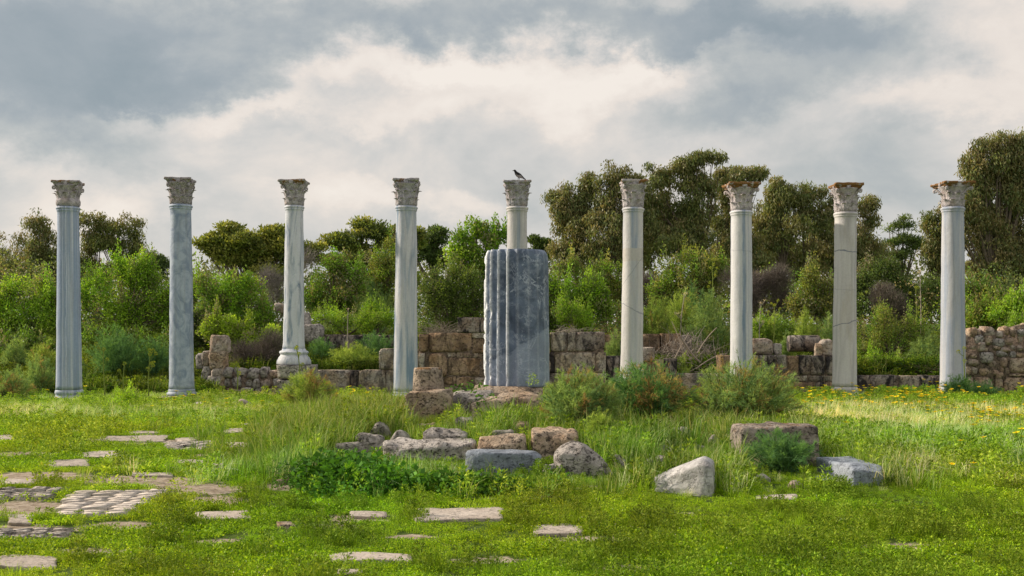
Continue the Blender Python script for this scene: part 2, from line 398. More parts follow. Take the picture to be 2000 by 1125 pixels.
M['mortar'] = stone_mat('earth_mortar', (.17, .13, .10), darkamt=.6, pits=1, seed=9)
M['paving'] = stone_mat('pale_paving', (.36, .31, .265), darkamt=.25, pits=.35, seed=5, bdist=.02, light=(.47, .42, .37))
M['paving_light'] = stone_mat('light_brick_paving', (.42, .375, .33), darkamt=.15, pits=.1, seed=31, bdist=.015, light=(.54, .49, .44))
M['paving_rough'] = stone_mat('rough_paving', (.40, .36, .32), darkamt=.22, pits=.8, seed=7, bdist=.04, light=(.50, .46, .42))
M['white_marble'] = stone_mat('fallen_marble', (.36, .36, .37), dark=(.12, .11, .10), darkamt=.5, pits=.35, seed=12, bdist=.02, light=(.48, .47, .46))
M['blue_marble'] = stone_mat('grey_marble_block', (.20, .235, .28), dark=(.07, .08, .10), darkamt=.6, pits=.4, seed=14, bdist=.03, light=(.31, .34, .39))
M['bark'] = stone_mat('bark', (.20, .165, .13), darkamt=.4, pits=.2, seed=15)
M['leaf'] = leaf_mat('foliage', .38, 2.3)
M['gumleaf'] = leaf_mat('gum_foliage', .32, 2.35, rough=.45, spec=.35)
M['fennel'] = leaf_mat('fennel_threads', .42, 2.15, rough=.7, spec=.1)
M['grass'] = leaf_mat('grass_blades', .36, 2.35, rough=.6, inst=True, spec=.1)
M['petal'] = leaf_mat('yellow_petals', .1, 1.0, rough=.6, inst=True)
M['twig'] = attr_mat('dry_twigs')

# ------------------------------------------------------------------ ground
def build_ground():
    m, nt, out = new_mat('meadow_soil')
    g = nt.nodes.new('ShaderNodeNewGeometry'); pos = g.outputs['Position']
    a = noise(nt, pos, .9, 5, .6); b = noise(nt, pos, 9, 6, .65); c = noise(nt, pos, 60, 4, .7)
    at = nt.nodes.new('ShaderNodeAttribute'); at.attribute_name = 'tint'
    green = mix(nt, ramp(nt, b, [(.35, 0.), (.65, 1.)]), (.045, .085, .012), (.13, .19, .035))
    soil = mix(nt, ramp(nt, b, [(.4, 0.), (.62, 1.)]), (.32, .25, .185), (.56, .48, .39))
    f = mth(nt, 'ADD', at.outputs['Fac'], mth(nt, 'MULTIPLY', mth(nt, 'SUBTRACT', b, .5), .9))
    col = mix(nt, ramp(nt, f, [(.42, 0.), (.62, 1.)]), green, soil)
    col = mix(nt, .5, col, ramp(nt, c, [(.25, .35), (.7, 1.)]), 'MULTIPLY')
    h = mth(nt, 'ADD', b, mth(nt, 'MULTIPLY', c, .5))
    lk(nt, principled(nt, col, .95, .1, h, .8, .04), out.inputs[0])
    def sheet(xs, ys):
        XX, YY = np.meshgrid(xs, ys); x = XX.ravel(); y = YY.ravel(); z = gz(x, y)
        V = np.stack([x, y, z], 1); nx, ny = len(xs), len(ys)
        i = np.arange(nx * ny).reshape(ny, nx)
        q = np.stack([i[:-1, :-1].ravel(), i[:-1, 1:].ravel(), i[1:, 1:].ravel(), i[1:, :-1].ravel()], 1)
        return V, q
    xs = np.concatenate([[-900, -400, -200, -90, -50, -34], np.linspace(-26, 26, 210), [34, 50, 90, 200, 400, 900]])
    ys = np.concatenate([[-300, -100, -30, -8, 0, 3], np.linspace(5, 45, 190), np.linspace(46, 80, 35), [90, 120, 200, 500, 1500]])
    V, q = sheet(xs, ys)
    d = dirt(V[:, 0], V[:, 1])
    me = mk_mesh('ground', V, [q], m, True, np.repeat(d[:, None], 3, 1))
    tag(mo('ground', me), 'green spring meadow floor with bare earth patches', None, None, 'structure')
# bare earth patches (photo ellipse -> world on the plane z=0)
DIRT = [(800, 1040, 50, 6), (950, 1085, 80, 7), (250, 1020, 60, 8), (180, 1070, 70, 7), (1300, 1000, 80, 5), (420, 1050, 60, 6), (1750, 1060, 80, 7), (1000, 965, 90, 4), (480, 915, 90, 7), (70, 885, 80, 5), (1250, 1100, 90, 8), (470, 890, 110, 8), (300, 938, 130, 10), (60, 930, 100, 9), (380, 955, 90, 9), (60, 1035, 90, 14), (640, 1022, 60, 6), (1150, 1048, 90, 7), (420, 975, 60, 8), (60, 990, 90, 14), (1420, 1040, 60, 5), (250, 860, 150, 5), (560, 948, 60, 6), (700, 1005, 70, 7), (1540, 1115, 80, 6), (1120, 948, 70, 4)]
def topx(x, y, z):
    return CX + F * x / y, HY + F * (CZ - z) / y
def dirt(x, y):
    yy = np.maximum(y, 4.0); px, py = topx(x, yy, 0 * x)
    o = np.zeros_like(px)
    for (cx, cy, rx, ry) in DIRT:
        o = np.maximum(o, np.exp(-(((px - cx) / rx / 1.25) ** 2 + ((py - cy) / ry / 1.25) ** 2) ** 1.5))
    return o * (y > 5)
build_ground()

# ------------------------------------------------------------------ columns
def grid_faces(nu, nv, wrap=False):
    q = []
    for i in range(nv - 1):
        for j in range(nu if wrap else nu - 1):
            q.append((i * nu + j, i * nu + (j + 1) % nu, (i + 1) * nu + (j + 1) % nu, (i + 1) * nu + j))
    return q
def lathe_mesh(name, prof, mat, seg=48, amp=0.0, seed=0, fine=None, smooth=True):
    prof = np.array(prof); n = len(prof); ang = np.arange(seg) * 2 * math.pi / seg
    V = np.zeros((n, seg, 3)); V[:, :, 0] = prof[:, 0:1] * np.cos(ang); V[:, :, 1] = prof[:, 0:1] * np.sin(ang); V[:, :, 2] = prof[:, 1:2]
    V = V.reshape(-1, 3)
    if amp:
        P = V + seed * 5.3; d = vn(P, 1.3, 1) * .55 + vn(P, 4, 2) * .3 + vn(P, 11, 3) * .15
        rad = np.stack([V[:, 0], V[:, 1], 0 * V[:, 0]], 1); V = V + unit(rad) * (d * amp)[:, None] * (np.linalg.norm(rad, axis=1) > .02)[:, None]
    q = grid_faces(seg, n, True)
    V = np.vstack([V, [[0, 0, prof[0, 1]], [0, 0, prof[-1, 1]]]])
    b = n * seg; t3 = [(b, (j + 1) % seg, j) for j in range(seg)] + [(b + 1, (n - 1) * seg + j, (n - 1) * seg + (j + 1) % seg) for j in range(seg)]
    return mk_mesh(name, V, [np.array(t3), np.array(q)], mat, smooth)
def leaf_mesh(h, wd, r0, curl, mat, seed):
    """acanthus leaf standing against the bell at +x, tip rolled outwards"""
    nu, nv = 9, 11; V = np.zeros((2, nv, nu, 3))
    for i in range(nv):
        v = i / (nv - 1)
        w_ = wd * (1 - .25 * v) * (1 - max(0, v - .72) ** 1.3 * 3.0) * (.86 + .20 * abs(math.sin(v * math.pi * 3.5)))
        out = r0 + .012 + .05 * v * v + curl * max(0, v - .5) ** 2 * 4
        z = h * (v - .55 * max(0, v - .82) ** 1.2 * 3)
        for j in range(nu):
            u = -1 + 2 * j / (nu - 1)
            rib = .014 * math.cos(u * math.pi * 3) * (1 - .4 * v) + .018 * (1 - abs(u))
            V[0, i, j] = (out + rib - .03 * u * u, u * w_ / 2, z)
            V[1, i, j] = (out + rib - .03 * u * u - .035, u * w_ / 2 * .95, z - .006)
    V = V.reshape(-1, 3); V += .006 * np.stack([vn(V, 20, seed), vn(V, 20, seed + 1), vn(V, 20, seed + 2)], 1)
    q = grid_faces(nu, nv); k = nu * nv
    q2 = [(a + k, d + k, c + k, b + k) for (a, b, c, d) in q]
    ring = [j for j in range(nu)] + [i * nu + nu - 1 for i in range(1, nv)] + [(nv - 1) * nu + j for j in range(nu - 2, -1, -1)] + [i * nu for i in range(nv - 2, 0, -1)]
    side = [(ring[i], ring[i] + k, ring[(i + 1) % len(ring)] + k, ring[(i + 1) % len(ring)]) for i in range(len(ring))]
    return mk_mesh('acanthus_leaf', V, [np.array(q + q2 + side)], mat, True)
def volute_mesh(Hc, mat):
    mb = MB(); pts = []; rad = []
    for i in range(8):
        t = i / 7; pts.append((.27 + .17 * t ** 1.6, 0, Hc * (.50 + .30 * t))); rad.append(.030)
    cx, cz = .44, Hc * .80 - .055
    for i in range(1, 15):
        a = math.pi / 2 - i * .55; r = .055 * (1 - i / 17); pts.append((cx + r * math.cos(a), 0, cz + r * math.sin(a))); rad.append(.030 * (1 - i / 22))
    mb.tube(pts, rad, 7); return mb.mesh('volute', mat, True)
def abacus_mesh(half, th, mat, seed, amp=.012, chips=(), cav=.05):
    """concave-sided slab, two mouldings; chips: list of (angle, depth) broken corners"""
    N = 12; outl = []
    for s in range(4):
        for i in range(N):
            t = -1 + 2 * (i + .5) / N
            x = half - cav * (1 - t * t); y = t * half * .98
            a = s * math.pi / 2; outl.append((x * math.cos(a) - y * math.sin(a), x * math.sin(a) + y * math.cos(a)))
    outl = np.array(outl)
    ang = np.arctan2(outl[:, 1], outl[:, 0])
    for (ca, cd) in chips:
        d = np.abs((ang - ca + math.pi) % (2 * math.pi) - math.pi); outl *= (1 - cd * np.exp(-(d / .35) ** 2))[:, None]
    rows = [(.80, 0), (.86, th * .18), (.88, th * .42), (.96, th * .50), (1.0, th * .60), (1.0, th * .92), (.98, th), (.5, th * 1.0), (.02, th * 1.0)]
    V = []; n = len(outl)
    for (k, z) in rows:
        for p in outl: V.append((p[0] * k, p[1] * k, z))
    V = np.array(V); P = V + seed * 4.1
    d = vn(P, 7, 1) * .6 + vn(P, 18, 2) * .4; top = (np.arange(len(V)) >= n * 5)
    V[:, 2] += np.where(top, d * amp * 1.3, 0); V[:, :2] *= (1 + d * amp * 2.2 / half)[:, None]
    q = grid_faces(n, len(rows), True)
    V = np.vstack([V, [[0, 0, 0]]]); t3 = [(len(V) - 1, (j + 1) % n, j) for j in range(n)]
    return mk_mesh('abacus', V, [np.array(t3), np.array(q)], mat, False)

CZN = []
def column(idx, xt, xb, ytop, ycap, ybase, wt, wb, D, shaft_mat, cap_col, lichen, label, abw, base='flare', chips=(), caprot=0, lower=True, ground_plinth=False):
    s = F / D
    foot = WP(xb, ybase, D); zt = CZ - (ytop - HY) / s; zc = CZ - (ycap - HY) / s
    Hh = zt - foot.z; Hc = zt - zc; Hs = zc - foot.z; rt, rb = wt / s / 2, wb / s / 2
    t = empty('marble_column', foot, label, 'column', 're-erected marble columns of the colonnade')
    lean = ((xt - xb) / s) / Hh; t.rotation_euler = (0, math.atan(lean), 0); CZN.append((foot.x - rb * 1.5, foot.x + rb * 1.5, foot.y - rb, foot.y + rb))
    prof = []
    hb = {'flare': .17, 'attic': .45, 'moulded': .30}[base]
    if base == 'flare': bp = [(rb * 1.16, 0), (rb * 1.19, .03), (rb * 1.19, .07), (rb * 1.10, .09), (rb * 1.07, .12), (rb * 1.09, .135), (rb * 1.06, .17)]
    elif base == 'moulded': bp = [(rb * 1.16, 0), (rb * 1.18, .03), (rb * 1.18, .10), (rb * 1.08, .12), (rb * 1.04, .16), (rb * 1.11, .19), (rb * 1.13, .22), (rb * 1.10, .26), (rb * 1.03, .30)]
    else: bp = [(rb * 1.60, 0), (rb * 1.62, .04), (rb * 1.60, .12), (rb * 1.48, .17), (rb * 1.45, .20), (rb * 1.28, .26), (rb * 1.24, .30), (rb * 1.36, .325), (rb * 1.38, .36), (rb * 1.30, .39), (rb * 1.12, .41), (rb * 1.12, .45)]
    mo('base', lathe_mesh('column_base', bp, shaft_mat, 48, .02, idx), t)
    n = 46
    for i in range(n):
        v = i / (n - 1); z = hb + (Hs - .16 - hb) * v
        r = rb + (rt - rb) * (v ** 1.25) + .012 * math.exp(-v * 18) * 1.5
        prof.append((r, z))
    z1 = Hs - .16
    prof += [(rt * 1.02, z1 + .02), (rt * 1.07, z1 + .035), (rt * 1.07, z1 + .055), (rt * 1.04, z1 + .065), (rt * 1.12, z1 + .085), (rt * 1.14, z1 + .11), (rt * 1.10, z1 + .14), (rt * .98, z1 + .15), (rt * .98, Hs)]
    mo('shaft', lathe_mesh('column_shaft', prof, shaft_mat, 56, .016, idx + 20), t)
    # capital
    cm = capital_mat('capital_marble', cap_col, 0, .72, idx); am = capital_mat('abacus_marble', cap_col, lichen, .75, idx + .5)
    k = rt / .27
    bell = [(.95 * rt, 0), (.96 * rt, .05), (.93 * rt, .3 * Hc), (.98 * rt, .5 * Hc), (1.1 * rt, .68 * Hc), (1.32 * rt, .80 * Hc), (1.38 * rt, .84 * Hc), (1.0 * rt, .86 * Hc)]
    cap = mo('capital', lathe_mesh('capital_bell', bell, cm, 40, .012, idx + 40), t, (0, 0, Hs), (0, 0, R(caprot)))
    rr = random.Random(idx)
    if lower:
        lm = leaf_mesh(.36 * Hc, .23, rt * .91, .035, cm, idx)
        for i in range(8):
            o = mo('acanthus_leaf', lm, cap, (0, 0, .01), (0, 0, R(45 * i + 22.5 + rr.uniform(-3, 3))), (1, 1, rr.uniform(.92, 1.05)))
    else:
        sw = lathe_mesh('capital_collar', [(rt * 1.0, 0), (rt * 1.12, .05), (rt * 1.14, .14), (rt * 1.05, .2), (rt * .9, .22)], cm, 32, .02, 3); mo('collar', sw, cap, (0, 0, .0))
    um = leaf_mesh(.66 * Hc, .23, rt * .92, .085, cm, idx + 7)
    for i in range(8):
        mo('acanthus_leaf', um, cap, (0, 0, .03), (0, 0, R(45 * i + rr.uniform(-3, 3))), (1, 1, rr.uniform(.95, 1.05)))
    vmsh = volute_mesh(Hc, cm)
    for i in range(4):
        mo('volute', vmsh, cap, (0, 0, 0), (0, 0, R(45 + 90 * i)), (k * abw / .88, k, 1))
    fm = block_mesh('boss', .13, .07, .11, cm, 3, 4, .012, idx)
    for i in range(4):
        a = R(90 * i); mo('boss', fm, cap, (math.cos(a) * abw * .40, math.sin(a) * abw * .40, Hc * .84), (0, 0, a + R(90)))
    mo('abacus', abacus_mesh(abw / 2, Hc * .20, am, idx, .014, chips), cap, (0, 0, Hc * .82))
    # hidden footing stone down to the ground
    g0 = gz1(foot.x, foot.y)
    if base != 'attic':
        hh = foot.z - (g0 - .12)
        if hh > .05:
            mo('footing', block_mesh('footing', rb * 3.1, rb * 3.1, hh + .002, M['lime_grey'], 4, 14, .02, idx), t, (0, 0, -hh))
    return t, zt

WHITE, BLUE = (.58, .56, .54), (.27, .32, .385)
sm = {
 1: marble_mat('striped_marble', (.52, .54, .57), (.26, .32, .42), (7.5, 7.5, .06), dist=.1, lo=.42, hi=.55, seed=1, stainamt=.12, stripe=[(-.02, .10, (.20, .26, .36), .75, 0), (.05, .012, (.62, .65, .70), .8, 0), (-.05, .012, (.62, .65, .70), .7, 0)]),
 2: marble_mat('mottled_blue_marble', (.38, .43, .49), (.20, .25, .33), (2.6, 2.6, 1.9), dist=1.6, lo=.40, hi=.62, seed=2, stainamt=.18, stain=(.42, .43, .43), cracks=[(4.35, .15, .0)]),
 3: marble_mat('veined_white_marble', (.58, .59, .60), (.20, .26, .33), (3.6, 3.6, .55), rot=(0, .25, 0), dist=2.0, lo=.50, hi=.66, seed=3, stainamt=.12),
 4: marble_mat('slanted_blue_marble', (.56, .55, .55), (.19, .26, .34), (4.5, 4.5, .35), rot=(0, .10, 0), dist=.7, lo=.42, hi=.62, seed=4, stainamt=.12),
 5: marble_mat('cream_marble', (.56, .53, .49), (.40, .39, .38), (3, 3, .4), seed=5, stripe=[(.03, .045, (.22, .27, .34), .8, 0.0)]),
 6: marble_mat('patched_cream_marble', (.58, .55, .51), (.45, .45, .45), (2.5, 2.5, .4), seed=6, stainamt=.28, stripe=[(.02, .10, (.20, .26, .34), .75, .0)], bands=[(3.35, 3.72, (.50, .46, .40), .85), (0, 3.35, (.56, .53, .48), .55)], cracks=[(2.0, .5, .6), (3.1, -1.4, .5)]),
 7: marble_mat('blue_striped_white_marble', (.58, .57, .55), (.47, .48, .50), (3, 3, .3), seed=7, stripe=[(.03, .05, (.17, .24, .33), .95, .004), (.15, .02, (.30, .34, .40), .5, .0)], cracks=[(3.75, .1, .25)], stainamt=.12),
 8: marble_mat('cracked_cream_marble', (.56, .53, .49), (.40, .37, .35), (3.5, 3.5, .35), dist=.8, lo=.45, hi=.7, seed=8, stainamt=.45, cracks=[(4.0, .1, .9), (2.05, -.25, .9), (2.95, .1, .25)]),
 9: marble_mat('streaked_grey_marble', (.47, .465, .465), (.30, .34, .40), (5, 5, .30), dist=.6, lo=.42, hi=.60, seed=9, stainamt=.25),
}
cols = [
 column(1, 133, 135, 356, 404, 782, 40, 47, 30.0, sm[1], (.44, .42, .41), .15, 'blue-striped marble column with broken capital, at the left end of the row', .80, 'moulded', [(-2.6, .1), (.8, .12), (2.4, .15)], 8, lower=False),
 column(2, 353, 355, 350, 400, 772, 40, 47, 30.3, sm[2], (.36, .35, .34), .12, 'mottled blue-grey marble column, second from the left, darkest shaft of the row', .73, 'flare', [(2.3, .12)], 3),
 column(3, 575, 574, 354, 402, 712, 34.5, 41, 31.8, sm[3], (.44, .43, .41), .22, 'slim white column with grey veins on a moulded base over two rough pedestal stones', .82, 'attic', [(1.0, .1)], -4),
 column(4, 794, 792, 352, 403, 776, 40, 46.5, 30.6, sm[4], (.42, .42, .42), .15, 'white column with slanting blue veins rising behind the short stone stump', .77, 'flare', [], 2),
 column(5, 1010, 1010, 356, 404, 745, 38.5, 43, 31.2, sm[5], (.42, .42, .42), .12, 'cream column mostly hidden behind the big fluted drum, bird on its capital', .80, 'flare', [], 0),
 column(6, 1237, 1234, 354, 406, 742, 38.5, 43.5, 31.3, sm[6], (.48, .47, .45), .35, 'cream marble column with a pale repair ring, first one right of the fluted drum', .76, 'flare', [], 0),
 column(7, 1448, 1448, 360, 412, 752, 39.5, 42.5, 31.1, sm[7], (.50, .48, .46), .78, 'white column with one blue stripe and thick orange lichen on a widely overhanging capital', .93, 'flare', [(2.2, .0)], 3),
 column(8, 1652, 1649, 361, 415, 776, 41, 45.5, 30.4, sm[8], (.46, .44, .42), .8, 'cream stained column with two dark cracks, second from the right end', .81, 'moulded', [], -2),
 column(9, 1861, 1861, 358, 405, 768, 40, 47, 30.4, sm[9], (.48, .46, .44), .7, 'streaked grey-white column beside the rubble wall, last at the right end', .91, 'flare', [(3.0, .08)], 5),
]

# ------------------------------------------------------------------ the big fluted drum
def build_drum():
    d = 21.0; s = F / d; cx = (1009 - CX) / s; zb = CZ - (757 - HY) / s; H = 272 / s; Rr = 66.5 / s
    m, nt, out = new_mat('dark_blue_marble')
    tc = nt.nodes.new('ShaderNodeTexCoord'); pos = tc.outputs['Object']
    sx = nt.nodes.new('ShaderNodeSeparateXYZ'); lk(nt, pos, sx.inputs[0])
    n1 = noise(nt, pos, 2.2, 6, .6, .8); n2 = noise(nt, pos, 14, 5, .65)
    col = mix(nt, ramp(nt, n1, [(.35, 0.), (.7, 1.)]), (.036, .050, .078), (.125, .16, .215))
    vein = ramp(nt, mth(nt, 'ABSOLUTE', mth(nt, 'SUBTRACT', noise(nt, mapv(nt, pos, rot=(.3, .5, 0)), 1.9, 9, .68, .5), .5)), [(.0, 1.), (.022, 0.)])
    vm_ = ramp(nt, noise(nt, pos, 3.3, 5), [(.40, .0), (.6, 1.)])
    col = mix(nt, mth(nt, 'MULTIPLY', mth(nt, 'MULTIPLY', vein, vm_), .75), col, (.42, .45, .50))
    cl = ramp(nt, noise(nt, mapv(nt, pos, loc=(3, 1, 2)), 3.6, 6, .7, .6), [(.52, 0.), (.72, 1.)])
    col = mix(nt, mth(nt, 'MULTIPLY', cl, .45), col, (.36, .39, .44))
    # paler lower right part below the diagonal joint
    e = mth(nt, 'SUBTRACT', mth(nt, 'ADD', mth(nt, 'MULTIPLY', sx.outputs[0], .62), .78), sx.outputs[2])
    e = mth(nt, 'ADD', e, mth(nt, 'MULTIPLY', mth(nt, 'SUBTRACT', noise(nt, pos, 4, 6, .65), .5), .42))
    lowm = ramp(nt, e, [(.0, 0.), (.04, 1.)])
    col = mix(nt, mth(nt, 'MULTIPLY', lowm, .42), col, (.30, .34, .40))
    at = nt.nodes.new('ShaderNodeAttribute'); at.attribute_name = 'tint'      # left arris edges whitened in the colour to look sunlit
    ar = mth(nt, 'MULTIPLY', at.outputs['Fac'], ramp(nt, n2, [(.3, .35), (.55, 1.)]), clamp=True)
    col = mix(nt, ar, col, (.72, .71, .70))
    col = mix(nt, .45, col, ramp(nt, noise(nt, pos, 45, 4, .7), [(.3, .55), (.6, 1.)]), 'MULTIPLY')
    col = mix(nt, 1., col, (1.48, 1.54, 1.68), 'MULTIPLY')
    lk(nt, principled(nt, col, .6, .35, mth(nt, 'ADD', n2, mth(nt, 'MULTIPLY', noise(nt, pos, 50, 3), .4)), .5, .02), out.inputs[0])
    NF, per = 19, 12; seg = NF * per; rows = 70
    V = []; tint = []
    rng = np.random.default_rng(5)
    for i in range(rows):
        z = H * i / (rows - 1); v = i / (rows - 1)
        for j in range(seg):
            ph = (j % per) / per; k = j // per
            a = (j / seg) * 2 * math.pi - math.pi / 2 + R(-26.5 + 19 * .5)      # an arris lands at -7 degrees of the front
            edge = 1 - (.05 + .07 * max(0, math.cos(a))) * math.exp(-(1 - v) * 40) - .02 * math.exp(-v * 50)
            u = abs(ph - .5) * 2                               # 0 in flute centre, 1 on arris
            xx = math.sin(a + math.pi / 2)
            worn = 1.0 if math.cos(a + math.pi / 2 + R(45)) > .0 and xx < -.02 else .055   # right-hand flutes are worn shallow
            dep = .085 * (1 - u ** 1.9) * worn
            r = Rr * (1.005 - .035 * v) - dep
            V.append((r * math.cos(a) * edge, r * math.sin(a) * edge, z)); tint.append(max(0, (u - .62) / .38) ** 1.3 * (1.0 if worn > .5 else .12))
    V = np.array(V); tint = np.array(tint)
    ch = vn(V, 7, 9) * .6 + vn(V, 19, 10) * .4
    rad = unit(np.stack([V[:, 0], V[:, 1], 0 * V[:, 0]], 1))
    V = V - rad * (np.clip(ch - .12, 0, 1) * .075 * np.clip(tint * 1.6, 0, 1))[:, None] + rad * (.004 * vn(V, 3, 12) + .0035 * vn(V, 24, 13))[:, None]
    q = grid_faces(seg, rows, True); V = np.vstack([V, [[0, 0, 0]], [[0, 0, H]]]); tint = np.append(tint, [0, 0])
    b = seg * rows; t3 = [(b, (j + 1) % seg, j) for j in range(seg)] + [(b + 1, (rows - 1) * seg + j, (rows - 1) * seg + (j + 1) % seg) for j in range(seg)]
    me = mk_mesh('fluted_drum', V, [np.array(t3), np.array(q)], m, False, np.repeat(tint[:, None], 3, 1))
    o = mo('fluted_drum', me, None, (cx, d + Rr, zb)); tag(o, 'huge dark blue-grey fluted marble column drum standing on rough blocks', 'column drum')
    return cx, d + Rr, zb
DX, DY, DZ = build_drum()

# ------------------------------------------------------------------ foreground stones
SZ = []   # footprints for keeping grass out: (x0,x1,y0,y1)
def stone(name, label, cat, px0, px1, yt, yb, d, th, mat, group=None, n=7, e=7, amp=.03, seed=1, rotz=0, shape=None, sink=.10, tilt=(0, 0), keep=False, smooth=False, chips=14):
    s = F / d; wx = (px1 - px0) / s; zt = CZ - (yt - HY) / s; zb = CZ - (yb - HY) / s
    x = ((px0 + px1) / 2 - CX) / s; y = d + th / 2
    if not keep: zb = min(zb, gz1(x, y)) - sink
    me = block_mesh(name, wx, th, zt - zb, mat, n + 8 if not keep else n + 2, e * 2.2 if e > 5 else e * 1.5, amp * 1.25, seed, 1.0, smooth, shape, chips=chips, cut=(1.12, 1.36))
    o = mo(name, me, None, (x, y, zb), (R(tilt[0]), R(tilt[1]), R(rotz)))
    SZ.append((x - wx / 2, x + wx / 2, y - th / 2, y + th / 2))
    return tag(o, label, cat, group)
G1 = 'rough podium blocks around the fluted drum'
top = CZ - (757 - HY) / (F / 21.0)
o = stone('podium_block', 'flat bedding stone directly under the fluted drum', 'stone block', 925, 1062, 757, 800, 20.75, 1.6, M['lime'], G1, 8, 12, .02, 3)
o.location.z += 0
stone('podium_block', 'big squared limestone block under the round stump', 'stone block', 790, 879, 764, 826, 19.0, .95, M['lime'], G1, 9, 9, .035, 4)
stone('podium_block', 'low grey stone between squared block and sloping block, weed on top', 'stone block', 880, 960, 768, 800, 19.8, .8, M['lime_grey'], G1, 7, 7, .035, 5)
def slope(V):
    w_ = V[:, 0].max(); k = np.clip((-V[:, 0] + .1 * w_) / (1.1 * w_), 0, 1); V[:, 2] = np.where(V[:, 2] > .1, V[:, 2] - k * .20 * (V[:, 2] / V[:, 2].max()), V[:, 2]); return V
stone('podium_block', 'wide sloping pitted limestone block in front of the fluted drum', 'stone block', 915, 1058, 771, 832, 19.0, 1.2, M['lime'], G1, 10, 8, .045, 6, shape=slope)
st_d = 19.15
def stump():
    s = F / 19.2; x = (833.5 - CX) / s; zb = CZ - (766 - HY) / s; zt = CZ - (719 - HY) / s; r = 31 / s; H = zt - zb
    prof = [(r * 1.0, 0), (r * 1.0, .05)] + [(r * (1 - .06 * i / 10), .05 + (H - .08) * i / 10) for i in range(1, 11)] + [(r * .88, H)]
    prof += [(r * .5, H + .005), (r * .1, H)]
    me = lathe_mesh('stone_stump', prof, M['lime_lichen'], 40, .05, 9)
    o = mo('column_stump', me, None, (x, 19.2 + r + .05, zb)); tag(o, 'short round stone stump with orange lichen on its top, standing on a squared block', 'column stump')
stump()
# middle step
stone('step_stone', 'longest pitted grey step stone on the left of the mound', 'stone block', 745, 926, 868, 908, 14.3, .85, M['lime_grey'], 'step stones in front of the drum', 11, 8, .05, 11)
stone('step_stone', 'pitted grey stone lying on the back of the long step stone', 'stone block', 826, 915, 842, 880, 15.3, .6, M['lime_grey'], 'step stones in front of the drum', 8, 7, .04, 12)
stone('step_stone', 'squared buff stone behind the pale marble slab', 'stone block', 931, 1029, 854, 889, 14.1, .7, M['lime'], 'step stones in front of the drum', 8, 8, .03, 13)
stone('step_stone', 'buff block under the edge of the fennel, right of two step stones', 'stone block', 1038, 1127, 843, 892, 14.3, .8, M['lime'], 'step stones in front of the drum', 8, 7, .04, 14)
stone('marble_slab', 'pale blue-grey marble slab lying in front of the buff step stone', 'marble slab', 912, 1058, 886, 926, 13.2, .42, M['blue_marble'], None, 8, 9, .02, 15)
def hump(V):
    w_ = V[:, 0].max(); k = (V[:, 0] / w_); V[:, 2] *= (1 - .38 * np.clip(np.abs(k + .15), 0, 1) ** 2.2 - .10 * np.clip(k, 0, 1)); return V
stone('boulder', 'grey humped boulder with a chipped brown left face', 'boulder', 1086, 1194, 870, 925, 12.9, .6, M['lime_grey'], None, 9, 4.5, .05, 16, shape=hump)
def wedge(V):
    w_ = V[:, 0].max(); h = V[:, 2].max(); k = np.clip((.62 * w_ - V[:, 0]) / (1.62 * w_), 0, 1); V[:, 2] = V[:, 2] * (1 - .58 * k)
    k2 = np.clip((V[:, 0] - .7 * w_) / (.3 * w_), 0, 1); V[:, 2] = V[:, 2] * (1 - .12 * k2)
    V[:, 1] = V[:, 1] + k * .25; return V
stone('marble_fragment', 'white marble wedge tilted up out of the grass', 'marble fragment', 1276, 1402, 896, 968, 11.55, .55, M['white_marble'], None, 10, 9, .018, 17, shape=wedge, rotz=-14, chips=4)
stone('marble_fragment', 'blue-grey marble block with square end and flat pale top, rightmost on the grass', 'marble fragment', 1652, 1730, 909, 952, 12.2, 1.05, M['blue_marble'], None, 9, 12, .022, 18, rotz=6, chips=6)
stone('lichened_block', 'large dark pitted block with orange lichen rim and fennel growing before it', 'stone block', 1447, 1602, 834, 912, 13.7, .62, M['dark_lichen'], None, 11, 10, .035, 19, chips=6)
stone('marble_fragment', 'small flat marble slab low in the grass between two blocks', 'marble fragment', 1598, 1636, 934, 942, 12.6, .30, M['blue_marble'], None, 5, 8, .015, 20)
